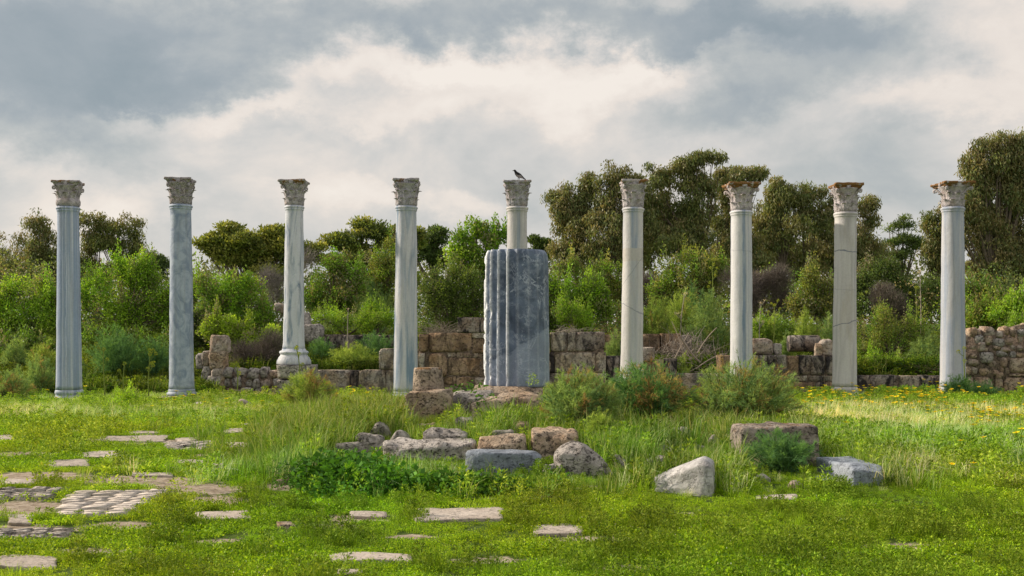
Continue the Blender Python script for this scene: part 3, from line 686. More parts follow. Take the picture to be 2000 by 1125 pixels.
small = [(653, 711, 864, 890, 14.6, 'dark rounded stone left of the long step stone', 'lime_grey'), (722, 768, 830, 850, 16.6, 'low grey stone at the top left edge of the mound', 'lime_grey'),
 (808, 850, 826, 838, 17.6, 'thin buff stone beneath the squared block', 'lime'), (534, 582, 934, 956, 12.3, 'small brown boulder at the left edge of the broad-leaved weeds', 'rubble'),
 (373, 407, 788, 806, 26.8, 'dark low boulder before the mottled second column', 'lime_grey'), (455, 496, 780, 806, 26.5, 'pointed pale boulder left of the fennel bush by the wall', 'rubble'),
 (1232, 1264, 837, 852, 17.0, 'small pale stone right of the round bright fennel tuft', 'lime_grey'), (1308, 1366, 838, 862, 16.4, 'flat grey stone in the grass below the middle fennel', 'lime_grey'),
 (1283, 1332, 829, 846, 18.2, 'half-buried stone beneath the dark fennel', 'lime_grey'), (1284, 1322, 871, 890, 14.7, 'tilted grey stone in long grass above the white wedge', 'lime_grey'),
 (1258, 1302, 890, 906, 13.6, 'low grey stone just above the white marble wedge', 'lime_grey'), (1384, 1410, 852, 866, 15.6, 'little grey stone left of the lichened block', 'lime_grey'),
 (1484, 1546, 897, 914, 13.2, 'flat stone in the grass below the lichened block', 'lime'), (1541, 1569, 937, 960, 12.1, 'small reddish stone under the lichened block, in short grass', 'rubble'),
 (1478, 1508, 932, 946, 12.5, 'tiny flat stone left of the small reddish stone', 'lime_grey'), (925, 938, 868, 882, 14.6, 'little filler stone between long step stone and buff stone', 'lime'),
 (90, 118, 868, 874, 17.2, 'low pale stone near the left paving', 'rubble'),
 (768, 806, 846, 862, 15.9, 'rough little stone behind the left end of the long step stone', 'lime_grey'), (700, 748, 848, 872, 15.2, 'broken grey stone just left of the long step stone', 'lime_grey'),
 (1000, 1040, 828, 842, 16.9, 'small buff stone between step stones and sloping block', 'lime'), (886, 926, 818, 832, 17.4, 'small stone in the dark grass under the sloping block', 'lime_grey'),
 (1196, 1226, 886, 904, 13.6, 'small grey stone right of the humped boulder', 'lime_grey'), (1060, 1086, 905, 922, 12.9, 'small dark stone between marble slab and humped boulder', 'lime_grey'),
 (1352, 1384, 868, 882, 14.9, 'grey stone in the grass left of the lichened block', 'lime_grey'), (960, 1010, 842, 852, 15.8, 'thin grey stone behind the squared buff step stone', 'lime_grey')]
for i, (a, b, c_, e_, d, lab, mt) in enumerate(small):
    stone('field_stone', lab, 'stone', a, b, c_, e_, d, (b - a) / F * d * .7, M[mt], 'loose stones in the grass', 5, 4, .05, 30 + i, shape=hump if i % 2 else None, sink=.05)

# ------------------------------------------------------------------ paving slabs flush with the turf
slabs = [(462, 524, 826, 836, 0, 'pale slab at the far right end of the left paving'), (508, 528, 839, 843, 0, 'tiny slab just in front of the farthest paving slab'),
 (436, 486, 842, 850, 0, 'narrow slab left of the tiny far slab'), (195, 333, 852, 861, 0, 'longest thin slab across the far left paving'), (345, 386, 854, 860, 0, 'short slab right of the longest thin slab'),
 (434, 501, 867, 875, 0, 'slab right of the far cobbled patch'), (152, 240, 882, 894, 0, 'pale slab in the middle left of the lawn'), (92, 186, 898, 911, 0, 'broad pale slab left of the middle lawn slab'),
 (335, 408, 899, 907, 0, 'thin slab below the bare earth streak'), (414, 440, 905, 911, 0, 'square little slab beside the thin slab under the earth streak'), (-10, 33, 852, 861, 0, 'slab cut by the left edge, farthest of those'),
 (20, 68, 1005, 1020, 0, 'small slab below left of the brick paving'), (-10, 118, 1084, 1101, 0, 'slab at the bottom left corner'), (380, 490, 994, 1008, 0, 'weedy slab right of the brick paving'),
 (543, 578, 1019, 1026, 1, 'small orange-stained slab in the central lawn'), (655, 808, 1077, 1091, 0, 'long slab nearest the lower middle edge'), (660, 712, 1110, 1121, 0, 'little slab at the bottom middle edge'),
 (830, 988, 990, 1011, 0, 'brightest large slab in the grass before the mound'), (1045, 1140, 1027, 1041, 0, 'narrow slab right of the brightest large slab'), (682, 758, 998, 1007, 0, 'dull half-buried slab left of the brightest large slab'),
 (1630, 1656, 1014, 1019, 0, 'tiny slab in the right lawn'), (120, 160, 841, 845, 0, 'short slab behind the leafy clump at left'), (250, 310, 843, 848, 0, 'farthest slab straight behind the longest thin slab'), (0, 75, 938, 947, 0, 'weathered slab at the left edge above the rubble paving'), (262, 330, 925, 932, 0, 'flat slab beside the bare earth in the left lawn'), (520, 580, 868, 874, 0, 'lone slab between left paving and mound'), (1480, 1560, 968, 975, 0, 'low slab in the grass right of the white wedge')]
SLAB = []
for i, (a, b, c_, e_, o_, lab) in enumerate(slabs):
    x0 = onplane((a + b) / 2, e_); x1 = onplane((a + b) / 2, c_); dep = x1.y - x0.y; wx = (b - a) / F * (x0.y + x1.y) / 2
    cx, cy = (x0.x + x1.x) / 2, (x0.y + x1.y) / 2; z = gz1(cx, cy)
    mt = M['paving'] if not o_ else M['lime_lichen']
    me = block_mesh('paving_slab', wx, dep, .10, mt, 8, 24, .010, 70 + i, chips=7, cut=(1.12, 1.34))
    V = np.empty(len(me.vertices) * 3, np.float32); me.vertices.foreach_get('co', V); V = V.reshape(-1, 3)
    V[:, 0] += V[:, 1] * (x1.x - x0.x) / max(dep, .1) + .20 * dep * vn(V + i, 1.8, i); V[:, 1] += .20 * dep * vn(V + i, 2.4, i + 9) + .10 * dep * vn(V + i, 6, i + 3); V[:, 2] = .052 * np.clip(V[:, 2] / .1, -1, 1) + gz(V[:, 0] + cx, V[:, 1] + cy) - z - .020
    me.vertices.foreach_set('co', V.ravel()); me.update()
    tag(mo('paving_slab', me, None, (cx, cy, z)), lab, 'paving slab', 'old paving slabs showing through the turf')
    SLAB.append((a + 4, b - 4, c_ + .5, e_ - .5))
# brick / tile paving patches: every brick a part
def brick_patch(label, quad, rows, mat, jit=.02, bl=.24, name='paving_patch', part='paving_brick', keep=.95, skew=.5):
    """quad: four photo points (near-left, near-right, far-right, far-left) on the ground"""
    q = [onplane(*p) for p in quad]; c = sum(q, Vector()) / 4; c.z = gz1(c.x, c.y)
    t = empty(name, c, label, 'paving'); rr = random.Random(len(label)); base = []
    for k in range(4):
        base.append(block_mesh(part, 1, 1, .06, mat, 2, 26, .008, 90 + k, chips=4))
    for r in range(rows):
        v0 = (r + .5) / rows; L = q[0].lerp(q[3], v0); Rg = q[1].lerp(q[2], v0); ln = (Rg - L).length
        dep = ((q[3] - q[0]).length) / rows
        n = max(1, int(round(ln / bl))); off = rr.uniform(-.3, .3)
        for i in range(n):
            if rr.random() > keep: continue
            u = (i + .5 + off * .5) / n; p = L.lerp(Rg, min(max(u, 0), 1))
            z = gz1(p.x, p.y) + rr.uniform(-.003, .005)
            mo(part, base[rr.randrange(4)], t, (p.x - c.x, p.y - c.y, z - c.z - .028), (R(rr.uniform(-1, 1)), R(rr.uniform(-1.5, 1.5)), R(rr.uniform(-3, 3))), (ln / n * rr.uniform(.93, .985), dep * rr.uniform(.91, .97), 1))
    xs = [p[0] for p in quad]; ys = [p[1] for p in quad]; POLY.append(quad)
POLY = []
brick_patch('pale herringbone-like brick paving laid bare in the turf on the left', [(105, 1008), (245, 1003), (335, 959), (138, 960)], 12, M['paving_light'], bl=.24)
brick_patch('broken brick paving edge below the pale brick paving', [(-20, 1052), (120, 1050), (148, 1031), (-10, 1030)], 6, M['paving_rough'], bl=.16, keep=.8)
brick_patch('rough cobbled patch in the far left lawn', [(330, 880), (400, 880), (427, 862), (320, 862)], 7, M['paving_rough'], bl=.22, keep=.9)
brick_patch('row of rubble paving at the left edge of the lawn', [(-20, 976), (100, 974), (132, 956), (-10, 957)], 6, M['paving_rough'], bl=.20, keep=.75)

# ------------------------------------------------------------------ ruined walls
def wall(label, d, blocks, mat, th=.55, core=None, group='low ruined walls behind the columns', name='ruined_wall'):
    xs = [b[0] for b in blocks] + [b[1] for b in blocks]; s = F / d
    cx = ((min(xs) + max(xs)) / 2 - CX) / s
    c = Vector((cx, d + th / 2, gz1(cx, d)))
    t = empty(name, c, label, 'wall', group); rr = random.Random(int(d * 100 + cx * 10))
    for i, b in enumerate(blocks):
        x0, x1, y0, y1 = b[:4]; mt = M[b[4]] if len(b) > 4 else mat
        wx = (x1 - x0) / s - .004; z0 = CZ - (y1 - HY) / s; z1 = CZ - (y0 - HY) / s
        if y1 >= 758: z0 -= .25
        dth = th + rr.uniform(-.03, .03)
        me = block_mesh('stone_block', wx, dth, z1 - z0 - .004, mt, 6, 80, .014, rr.randrange(999), chips=4, cut=(1.26, 1.40))
        mo('stone_block', me, t, (((x0 + x1) / 2 - CX) / s - c.x, d + th / 2 + rr.uniform(-.02, .02) - c.y, z0 - c.z), (0, 0, R(rr.uniform(-1, 1))))
    if core:
        for (x0, x1, y0, y1) in core:
            wx = (x1 - x0) / s; z0 = CZ - (y1 - HY) / s - .2; z1 = CZ - (y0 - HY) / s
            mo('core', block_mesh('core', wx, th * .90, z1 - z0, M['mortar'], 5, 30, .02, 7), t, (((x0 + x1) / 2 - CX) / s - c.x, d + th / 2 - .0 - c.y, z0 - c.z))
    return t
W_, BK, BR = 'wall', 'wall_black', 'wall_brown'
wall('low grey ashlar wall between the pedestal column and the slant-veined column', 33.0,
 [(606, 682, 723, 763, W_), (683, 700, 724, 763, BK), (701, 753, 723, 763, W_), (754, 822, 723, 764, W_), (740, 790, 681, 722, W_), (790, 822, 681, 722, W_), (606, 660, 764, 778, W_), (661, 740, 764, 778, W_), (741, 822, 765, 778, W_)], M['wall'],
 core=[(606, 822, 727, 775), (742, 820, 686, 724)])
wall('tall brown weathered wall directly left of the fluted drum', 32.8,
 [(817, 836, 652, 686, BR), (837, 921, 650, 687, BR), (922, 945, 661, 690, BR), (922, 945, 650, 660, W_), (837, 873, 690, 735, BR), (876, 945, 699, 734, BR), (818, 830, 690, 735, W_), (874, 890, 688, 697, 'rubble'), (891, 903, 688, 698, 'rubble'), (905, 920, 689, 697, 'rubble'), (925, 934, 687, 698, 'rubble'),
  (838, 866, 737, 753, W_), (867, 890, 736, 753, BR), (891, 926, 736, 755, BR), (927, 946, 737, 760, 'rubble'), (818, 837, 737, 760, W_), (838, 870, 754, 775, W_), (871, 946, 756, 775, W_), (893, 945, 619, 649, BK),
  (946, 1010, 652, 690, BR), (1011, 1074, 650, 690, W_), (946, 1000, 691, 734, BR), (1001, 1076, 691, 734, W_), (946, 1076, 735, 775, W_)], M['wall_brown'], core=[(818, 1074, 655, 775)])
wall('ashlar wall with a square socket hole directly right of the fluted drum', 32.8,
 [(1076, 1108, 649, 686, W_), (1109, 1124, 649, 686, W_), (1125, 1181, 648, 686, BK), (1084, 1162, 688, 728, W_), (1164, 1184, 688, 727, W_), (1074, 1083, 688, 728, BK), (1074, 1100, 729, 775, W_), (1101, 1121, 729, 775, W_), (1122, 1184, 729, 775, W_), (1185, 1214, 695, 775, BK)], M['wall'], core=[(1076, 1180, 654, 775)])
wall('broken wall end with a standing block behind the patched cream column', 33.0,
 [(1250, 1278, 678, 706, 'rubble'), (1214, 1250, 706, 775, BK), (1251, 1279, 707, 775, BR), (1280, 1297, 702, 775, BR), (1298, 1322, 700, 742, BK), (1300, 1330, 743, 775, 'lime_grey')], M['wall_brown'])
wall('low plain wall below the heap of dry brush', 33.0,
 [(1316, 1383, 729, 775, W_), (1384, 1398, 729, 775, BK), (1399, 1430, 729, 775, W_), (1406, 1430, 694, 728, BR)], M['wall'])
wall('black-stained ashlar wall between the blue-striped and the cracked columns', 33.0,
 [(1430, 1470, 693, 731, BK), (1471, 1517, 693, 731, BK), (1518, 1537, 693, 731, W_), (1539, 1560, 695, 732, BR), (1561, 1583, 694, 732, BK), (1584, 1612, 694, 732, BK), (1613, 1640, 695, 732, BK), (1641, 1674, 695, 732, BK),
  (1430, 1480, 732, 775, W_), (1481, 1537, 732, 775, W_), (1545, 1576, 734, 744, W_), (1577, 1608, 734, 744, BK), (1609, 1640, 734, 744, W_), (1539, 1591, 746, 775, BR), (1592, 1609, 746, 775, BK), (1610, 1640, 746, 775, BR), (1641, 1674, 734, 775, BK)], M['wall'], core=[(1430, 1672, 698, 775)])
wall('low dark wall between the cracked column and the right end column', 33.0,
 [(1675, 1700, 733, 775, BK), (1701, 1755, 733, 775, BK), (1756, 1800, 734, 775, W_), (1801, 1818, 733, 775, BK), (1819, 1886, 734, 775, BK)], M['wall_black'])
# loose blocks on top of the walls / terraces
def loose(name, label, cat, a, b, yt, yb, d, th, mt, e=7, seed=1, shape=None, n=5, amp=.035):
    return stone(name, label, cat, a, b, yt, yb, d, th, M[mt], 'loose blocks on and behind the ruined walls', n, e, amp, seed, shape=shape, keep=True)
loose('rubble_lump', 'mortared rubble lump on the wall right of the blue-striped column', 'rubble', 1468, 1512, 662, 694, 33.1, .5, 'rubble', 5, 41)
loose('rubble_lump', 'small grey stone beside the rubble lump on the stained wall', 'rubble', 1512, 1529, 671, 694, 33.15, .3, 'lime_grey', 4, 42)
loose('field_stone', 'narrow upright buff stone on the stained wall', 'stone', 1593, 1605, 670, 695, 33.1, .25, 'lime', 8, 43)
loose('rubble_lump', 'pale pitted stone on the wall touching the cracked column', 'rubble', 1605, 1634, 664, 694, 33.15, .4, 'rubble', 5, 44)
def lying_drum():
    s = F / 34.0; L = (1603 - 1543) / s; r = 16 / s
    prof = [(r * .96, 0), (r, .03), (r * .99, L * .3), (r, L * .6), (r * .98, L - .03), (r * .93, L)]
    me = lathe_mesh('lying_drum', prof, M['wall_black'], 24, .05, 3)
    z = CZ - (671 - HY) / s
    o = mo('column_stump', me, None, ((1543 - CX) / s, 34.2, z), (0, R(90), 0)); tag(o, 'dark broken column piece lying on its side behind the stained wall', 'column stump')
lying_drum()
loose('rubble_lump', 'rounded dark boulder on the bank right of the slim veined column', 'boulder', 590, 628, 632, 672, 37.0, .7, 'lime_grey', 4, 45)
loose('rubble_lump', 'dark stone showing behind the slim veined column, above the boulder', 'boulder', 578, 604, 608, 650, 37.4, .5, 'lime_grey', 5, 46)
loose('field_stone', 'pale stone tip high among the shrubs left of the slim column', 'stone', 535, 560, 593, 612, 40.5, .5, 'rubble', 5, 47)
wall('low dark terrace wall on the bank between third and fourth columns', 37.0,
 [(632, 668, 653, 682, BK), (669, 702, 654, 682, BK), (703, 735, 653, 682, BK), (736, 775, 654, 682, BK)], M['wall_black'], .5, group='terrace walls on the bank')
wall('low terrace wall on the bank behind the patched cream column', 36.0,
 [(1183, 1212, 653, 685, BR), (1213, 1250, 653, 685, BR), (1251, 1290, 652, 685, BR), (1291, 1330, 651, 690, BR), (1331, 1352, 654, 690, W_)], M['wall_brown'], .5, group='terrace walls on the bank')
t = wall('two rough pedestal stones under the slim veined column', 31.25, [(540, 608, 713, 741, 'lime_grey'), (542, 603, 742, 768, 'lime_grey')], M['lime_grey'], 1.05, group=None, name='pedestal')
t['category'] = 'pedestal'
# rubble walls, every stone a part
def rubble(label, d, outline, ybot, rowh, sw, seed, mt=('rubble', 'lime_grey', 'rubble', 'lime'), extra=(), th=.5, name='rubble_wall'):
    """outline: function px -> top row in photo pixels"""
    s = F / d; x0, x1 = outline[0][0], outline[-1][0]
    ox = [p[0] for p in outline]; oy = [p[1] for p in outline]
    cx = ((x0 + x1) / 2 - CX) / s; c = Vector((cx, d + th / 2, gz1(cx, d)))
    t = empty(name, c, label, 'wall', None); rr = random.Random(seed)
    var = {m: [block_mesh('rubble_stone', 1, 1, 1, M[m], 3, 9, .07, seed + k, 1.0, chips=12, cut=(1.0, 1.3)) for k in range(4)] for m in set(mt)}
    cm_ = MB()
    y = ybot; row = 0
    while y > min(oy) - 4:
        h = rr.uniform(*rowh); x = x0 - rr.uniform(0, 6)
        while x < x1:
            w_ = rr.uniform(*sw); xm = x + w_ / 2; tp = np.interp(xm, ox, oy)
            yj = y + rr.uniform(-3, 3); hh = h * rr.uniform(.75, 1.15)
            if yj - hh > tp - 5:
                skip = any(a < xm < b and c0 < yj - hh / 2 < c1 for (a, b, c0, c1, _) in extra)
                if not skip:
                    o = mo('rubble_stone', rr.choice(var[rr.choice(mt)]), t, ((xm - CX) / s - c.x, d + th / 2 - c.y + rr.uniform(-.03, .05), CZ - (yj - HY) / s - c.z), (R(rr.uniform(-8, 8)), R(rr.uniform(-10, 10)), R(rr.uniform(-6, 6))), (w_ / s * .98, th * rr.uniform(.92, 1.05), hh / s))
            x += w_
        y -= h * .93; row += 1
    for (a, b, c0, c1, m) in extra:
        me = block_mesh('stone_block', (b - a) / s - .02, th, (c1 - c0) / s + (.25 if c1 > 755 else 0), M[m], 5, 9, .03, int(a))
        mo('stone_block', me, t, (((a + b) / 2 - CX) / s - c.x, d + th / 2 - .03 - c.y, CZ - (c1 - HY) / s - c.z - (.25 if c1 > 755 else 0)))
    # core in slices that follow the broken top
    K = 14; xs_ = np.linspace(x0, x1, K + 1); Vv = []
    tops = [CZ - (np.interp(x, ox, oy) + 9 - HY) / s for x in xs_]; bt = CZ - (ybot - HY) / s - .2
    for i, x in enumerate(xs_):
        X_ = (x - CX) / s - c.x
        for (yy, zz) in ((d + .07, bt), (d + .07, tops[i]), (d + th - .07, tops[i]), (d + th - .07, bt)): Vv.append((X_, yy - c.y, zz - c.z))
    q = [(i * 4 + j, i * 4 + (j + 1) % 4, (i + 1) * 4 + (j + 1) % 4, (i + 1) * 4 + j) for i in range(K) for j in range(4)] + [(0, 1, 2, 3), (K * 4 + 3, K * 4 + 2, K * 4 + 1, K * 4)]
    mo('core', mk_mesh('core', Vv, [np.array(q)], M['mortar']), t)
rubble('tall rubble wall over squared base stones at the right edge', 32.0, [(1884, 668), (1896, 645), (1905, 638), (1940, 637), (1965, 636), (1985, 629), (2010, 622), (2060, 618), (2110, 640)], 770, (11, 20), (11, 26), 3,
       extra=[(1887, 1903, 736, 775, 'lime'), (1905, 1942, 736, 775, 'lime'), (1944, 1959, 736, 775, 'lime'), (1961, 2004, 736, 775, 'lime'), (1974, 2006, 698, 729, 'lime'), (1908, 1926, 668, 686, 'rubble'), (1915, 1942, 688, 709, 'lime_grey'), (1971, 2006, 730, 735, 'lime')])
rubble('low lumpy rubble wall left of the pedestal column', 32.6, [(385, 765), (430, 720), (438, 717), (480, 719), (510, 722), (541, 719)], 770, (12, 22), (14, 30), 8, mt=('rubble', 'lime_grey', 'lime_grey'))
loose('rubble_lump', 'topmost squarish stone of the stack at the left end of the rubble wall', 'boulder', 408, 444, 654, 690, 32.6, .5, 'rubble', 7, 51, n=6)
loose('rubble_lump', 'rounded brown stone in the middle of the left stack', 'boulder', 406, 441, 684, 722, 32.6, .5, 'lime', 4, 52, n=6)
loose('rubble_lump', 'bottom stone of the left stack, by the rubble wall', 'boulder', 410, 440, 718, 760, 32.6, .5, 'rubble', 6, 53, n=6)
loose('rubble_lump', 'pale stone leaning on the left side of the stack', 'boulder', 393, 412, 686, 716, 32.7, .4, 'rubble', 4, 54)
loose('rubble_lump', 'small dark stone farthest left beside the stack', 'boulder', 382, 396, 692, 720, 32.9, .4, 'lime_grey', 4, 55)
loose('rubble_lump', 'low stone at the foot of the left stack', 'boulder', 392, 412, 714, 768, 32.8, .5, 'lime_grey', 5, 56)

# ------------------------------------------------------------------ vegetation
GUM = [(.080, .100, .036), (.105, .110, .042), (.130, .112, .05), (.06, .082, .032), (.15, .125, .06), (.095, .12, .04)]
GUMG = [(.07, .10, .03), (.10, .12, .035), (.13, .14, .04), (.055, .075, .028), (.12, .105, .045)]
DARK = [(.035, .06, .018), (.05, .085, .02), (.08, .11, .03), (.03, .045, .016)]
BRIGHT = [(.11, .21, .015), (.16, .26, .02), (.08, .16, .014), (.20, .29, .03), (.07, .12, .02)]
LENT = [(.07, .15, .015), (.10, .19, .02), (.05, .10, .015), (.14, .21, .03), (.13, .11, .05)]
OLIVE = [(.12, .15, .03), (.15, .165, .035), (.09, .12, .03), (.07, .09, .03), (.19, .185, .05)]
GREYB = [(.20, .165, .15), (.16, .13, .125), (.13, .12, .10), (.25, .20, .17), (.12, .14, .05)]
def plant(name, label, cat, group, d, lobes, basex, pal_, nclump, nleaf, L, Wd, rc, style='up', seed=1, trunk=.16, bases=None, depthk=.8, twig=(.16, .13, .10), parts=('trunk', 'crown'), thin=.5, mat='leaf', shell=.45, gnd=True, limbk=1.0, split=4):
    """lobes in photo pixels (cx, cy, rx, ry) at depth d"""
    rng = np.random.default_rng(seed); s = F / d
    bx = (basex - CX) / s; by = d; bz = gz1(bx, by)
    t = empty(name, (bx, by, bz), label, cat, group)
    Lc = []; Lr = []
    big = sum(l[2] * l[3] for l in lobes) / len(lobes); nl_ = []
    for (cx, cy, rx, ry) in lobes:                                  # break each mass into a core and uneven side masses
        if split == 0: nl_.append((cx, cy, rx, ry)); continue
        nl_.append((cx, cy, rx * .72, ry * .72))
        for _ in range(split):
            a = rng.uniform(0, 2 * math.pi); q = rng.uniform(.34, .58); rr_ = rng.uniform(.5, .95)
            nl_.append((cx + math.cos(a) * rx * rr_, cy + math.sin(a) * ry * rr_, rx * q, ry * q))
    lobes = nl_
    for (cx, cy, rx, ry) in lobes:
        yy = d + rng.uniform(-.6, .6) * rx / s * depthk * (len(lobes) > 1)
        Lc.append(((cx - CX) / s, yy, CZ - (cy - HY) / s)); Lr.append((rx / s, rx / s * depthk, ry / s))
    Lc = np.array(Lc); Lr = np.array(Lr); wts = (Lr[:, 0] * Lr[:, 2]) ** .9; wts /= wts.sum()
    mb = MB(); wb = MB(); org = np.array([bx, by, bz])
    which = rng.choice(len(Lc), nclump, p=wts)
    dirs = unit(rng.normal(size=(nclump, 3))); rad = rng.random(nclump) ** shell
    cen = Lc[which] + dirs * rad[:, None] * (Lr[which] - rc * .55)
    cen[:, 2] = np.maximum(cen[:, 2], gz(cen[:, 0], cen[:, 1]) + rc * .25)
    cr = rc * rng.uniform(.6, 1.35, nclump); cn = np.maximum(6, (nleaf * (cr / rc) ** 2).astype(int))
    ctint = 1 + rng.uniform(-.28, .28, (nclump, 1)); cpal = rng.integers(0, len(pal_), nclump); pa = np.array(pal_)
    if style == 'up': pa = np.vstack([pa, [[.13, .115, .085]]]); cpal = np.where(rng.random(nclump) < .09, len(pa) - 1, cpal)
    idx = np.repeat(np.arange(nclump), cn); n = len(idx)
    off = unit(rng.normal(size=(n, 3))) * (rng.random(n) ** .5)[:, None] * cr[idx][:, None]
    if style == 'gum': off[:, 2] *= .85
    if style == 'pad': off[:, 2] *= .55
    if style == 'up':                                              # some clumps are upright shoots that break the outline
        sh = (rng.random(nclump) < .22)[idx]; off[sh] *= np.array([.45, .45, 1.9]); off[sh, 2] += cr[idx][sh] * .7
    P = cen[idx] + off
    if style == 'gum': D = unit(np.stack([rng.normal(0, .45, n), rng.normal(0, .45, n), -np.abs(rng.normal(.9, .4, n))], 1))
    elif style == 'twig': D = unit(off / cr[idx][:, None] + rng.normal(0, .5, (n, 3)) + np.array([0, 0, .5]))
    else: D = unit(off / cr[idx][:, None] * .7 + rng.normal(0, .6, (n, 3)) + np.array([0, 0, .45]))
    c1 = pa[cpal[idx]]; c2 = pa[rng.integers(0, len(pa), n)]; k = rng.random((n, 1)) * .7
    tint = (c1 * (1 - k) + c2 * k) * ctint[idx] * (1 + rng.uniform(-.22, .22, (n, 1)))
    Ls = L * rng.uniform(.6, 1.25, n)
    if style == 'twig': mb.needles(P, D, Ls, Wd, tint, rng)
    else: mb.leaves(P, D, Ls, Wd * rng.uniform(.7, 1.2, n), tint, rng, .06)
    # wood
    bases_ = [(bx, by)] if not bases else [((b - CX) / s, d + rng.uniform(-.4, .4)) for b in bases]
    roots = []
    ztop = (Lc[:, 2] + Lr[:, 2] * .3).max()
    forks = []
    for (x_, y_) in bases_:
        near = np.argmin(np.abs(Lc[:, 0] - x_)); zg = gz1(x_, y_); cz = Lc[near, 2]
        zf = zg + (cz - zg) * .45
        pts = np.array([[x_, y_, zg - .3], [x_ + rng.uniform(-.1, .1), y_, zg + (zf - zg) * .5], [x_ * .7 + Lc[near, 0] * .3, y_ * .7 + Lc[near, 1] * .3, zf]])
        tt = np.linspace(0, 1, 7); pp = np.array([(1 - u) ** 2 * pts[0] + 2 * u * (1 - u) * pts[1] + u * u * pts[2] for u in tt])
        wb.tube(pp, trunk * (1 - .35 * tt), 7, tint=twig); forks.append(pp[-1])
    forks = np.array(forks); lobe_paths = []
    for k_ in range(len(Lc)):
        f = forks[np.argmin(np.linalg.norm(forks - Lc[k_], axis=1))]
        tip = Lc[k_] + np.array([0, 0, Lr[k_, 2] * .55]); mid = (f + tip) / 2 + rng.normal(0, .12, 3) * Lr[k_].mean() + np.array([(tip[0] - f[0]) * .15, 0, -.1 * abs(tip[0] - f[0])])
        tt = np.linspace(0, 1, 9); pp = np.array([(1 - u) ** 2 * f + 2 * u * (1 - u) * mid + u * u * tip for u in tt])
        wb.tube(pp, trunk * .62 * limbk * (1 - .8 * tt), 6, tint=twig); lobe_paths.append(pp)
    sub = rng.choice(nclump, max(1, int(nclump * thin)), replace=False)
    for i in sub:
        pp = lobe_paths[which[i]]; c_ = cen[i]
        j = min(8, max(1, int(np.argmin(np.abs(pp[:, 2] - (c_[2] - Lr[which[i], 2] * .35)))))); a = pp[j]
        mid = (a + c_) / 2 + rng.normal(0, .08, 3) * np.linalg.norm(c_ - a) + np.array([0, 0, -.05])
        tt = np.linspace(0, 1, 6); q_ = np.array([(1 - u) ** 2 * a + 2 * u * (1 - u) * mid + u * u * c_ for u in tt])
        wb.tube(q_, trunk * .22 * limbk * (1 - .75 * tt) + .006, 4, tint=twig)
    wb.v = [v - org for v in wb.v]; mb.v = [v - org for v in mb.v]
    mo(parts[0], wb.mesh(parts[0], M['twig'], True), t)
    mo(parts[1], mb.mesh(parts[1], M[mat]), t)
    return t
EG = 'trees beyond the ruins'
def gum(label, d, lobes, bx, nc, seed, pal_=GUM, tr=.12, nl=46, rc=.42, **k):
    return plant('eucalyptus_tree', label, 'tree', EG, d, [(a_, b_, c_ * 1.10, d_ * 1.12) for (a_, b_, c_, d_) in lobes], bx, pal_, int(nc * 2.8), nl, .21, .062, rc, 'gum', seed, tr, mat='gumleaf', shell=.42, limbk=.6, split=6, **k)
gum('grey-green gum tree at the far left edge, lowest of its row', 66, [(20, 500, 62, 42), (-30, 520, 60, 50)], 20, 60, 1, twig=(.20, .17, .14))
gum('bushy gum tree half hidden behind the blue-striped column', 62, [(95, 470, 38, 52), (70, 520, 48, 42), (125, 530, 30, 40)], 95, 90, 2)
gum('tall airy gum tree with thin forked trunks just right of the blue-striped column', 62, [(172, 428, 26, 22), (172, 480, 14, 40)], 180, 30, 3, bases=[178, 190], nl=40, tr=.10)
gum('rounded gum tree with bare branching stems between the first two columns', 62, [(235, 445, 34, 24), (218, 475, 26, 22), (255, 475, 20, 24), (225, 520, 45, 22), (170, 530, 30, 30)], 225, 105, 4, pal_=GUMG, bases=[212, 235, 250], tr=.11)
gum('small dim gum trees just left of the mottled column', 72, [(285, 515, 28, 20), (318, 520, 22, 20)], 300, 40, 5, pal_=DARK)
def pine(label, d, lobes, bx, nc, seed, pal_=OLIVE, **k):
    return plant('carob_tree', label, 'tree', EG, d, lobes, bx, pal_, int(nc * 1.6), 95, .20, .10, .48, 'pad', seed, .18, shell=.38, **k)
pine('broad golden-green tree behind the second gap, left of the slim column', 60, [(470, 470, 72, 36), (520, 480, 50, 45), (415, 490, 38, 36), (590, 490, 36, 32), (480, 510, 95, 30)], 480, 190, 6, pal_=OLIVE)
pine('dark rounded tree behind the slant-veined column', 62, [(735, 455, 48, 34), (690, 480, 45, 32), (780, 470, 45, 36), (720, 510, 80, 25)], 730, 150, 7, pal_=OLIVE + DARK)
pine('dark green distant tree right of the slant-veined column', 74, [(850, 468, 38, 26), (840, 495, 50, 28)], 850, 75, 8, pal_=DARK)
plant('leafy_tree', 'bright green loose-crowned tree left of the fluted drum', 'tree', EG, 46, [(925, 465, 30, 34), (895, 490, 36, 26), (965, 480, 30, 32), (910, 510, 60, 26), (940, 530, 50, 20)], 925, BRIGHT + LENT, 130, 75, .13, .075, .30, 'up', 9, .08, thin=.6)
pine('dark distant tree peeping right of the fluted drum', 76, [(1050, 482, 22, 22), (1045, 505, 35, 22)], 1048, 40, 10, pal_=DARK)
gum('left arm of the big brown-green gum group, right of the drum', 58, [(1100, 405, 34, 42), (1140, 385, 26, 38), (1115, 450, 48, 45), (1100, 500, 28, 30)], 1130, 150, 11, bases=[1125, 1150])
gum('brown-green gum behind the patched cream column', 57, [(1205, 345, 36, 26), (1190, 390, 52, 42), (1190, 450, 60, 50), (1180, 500, 60, 25), (1240, 400, 34, 50)], 1190, 210, 12, bases=[1180, 1205])
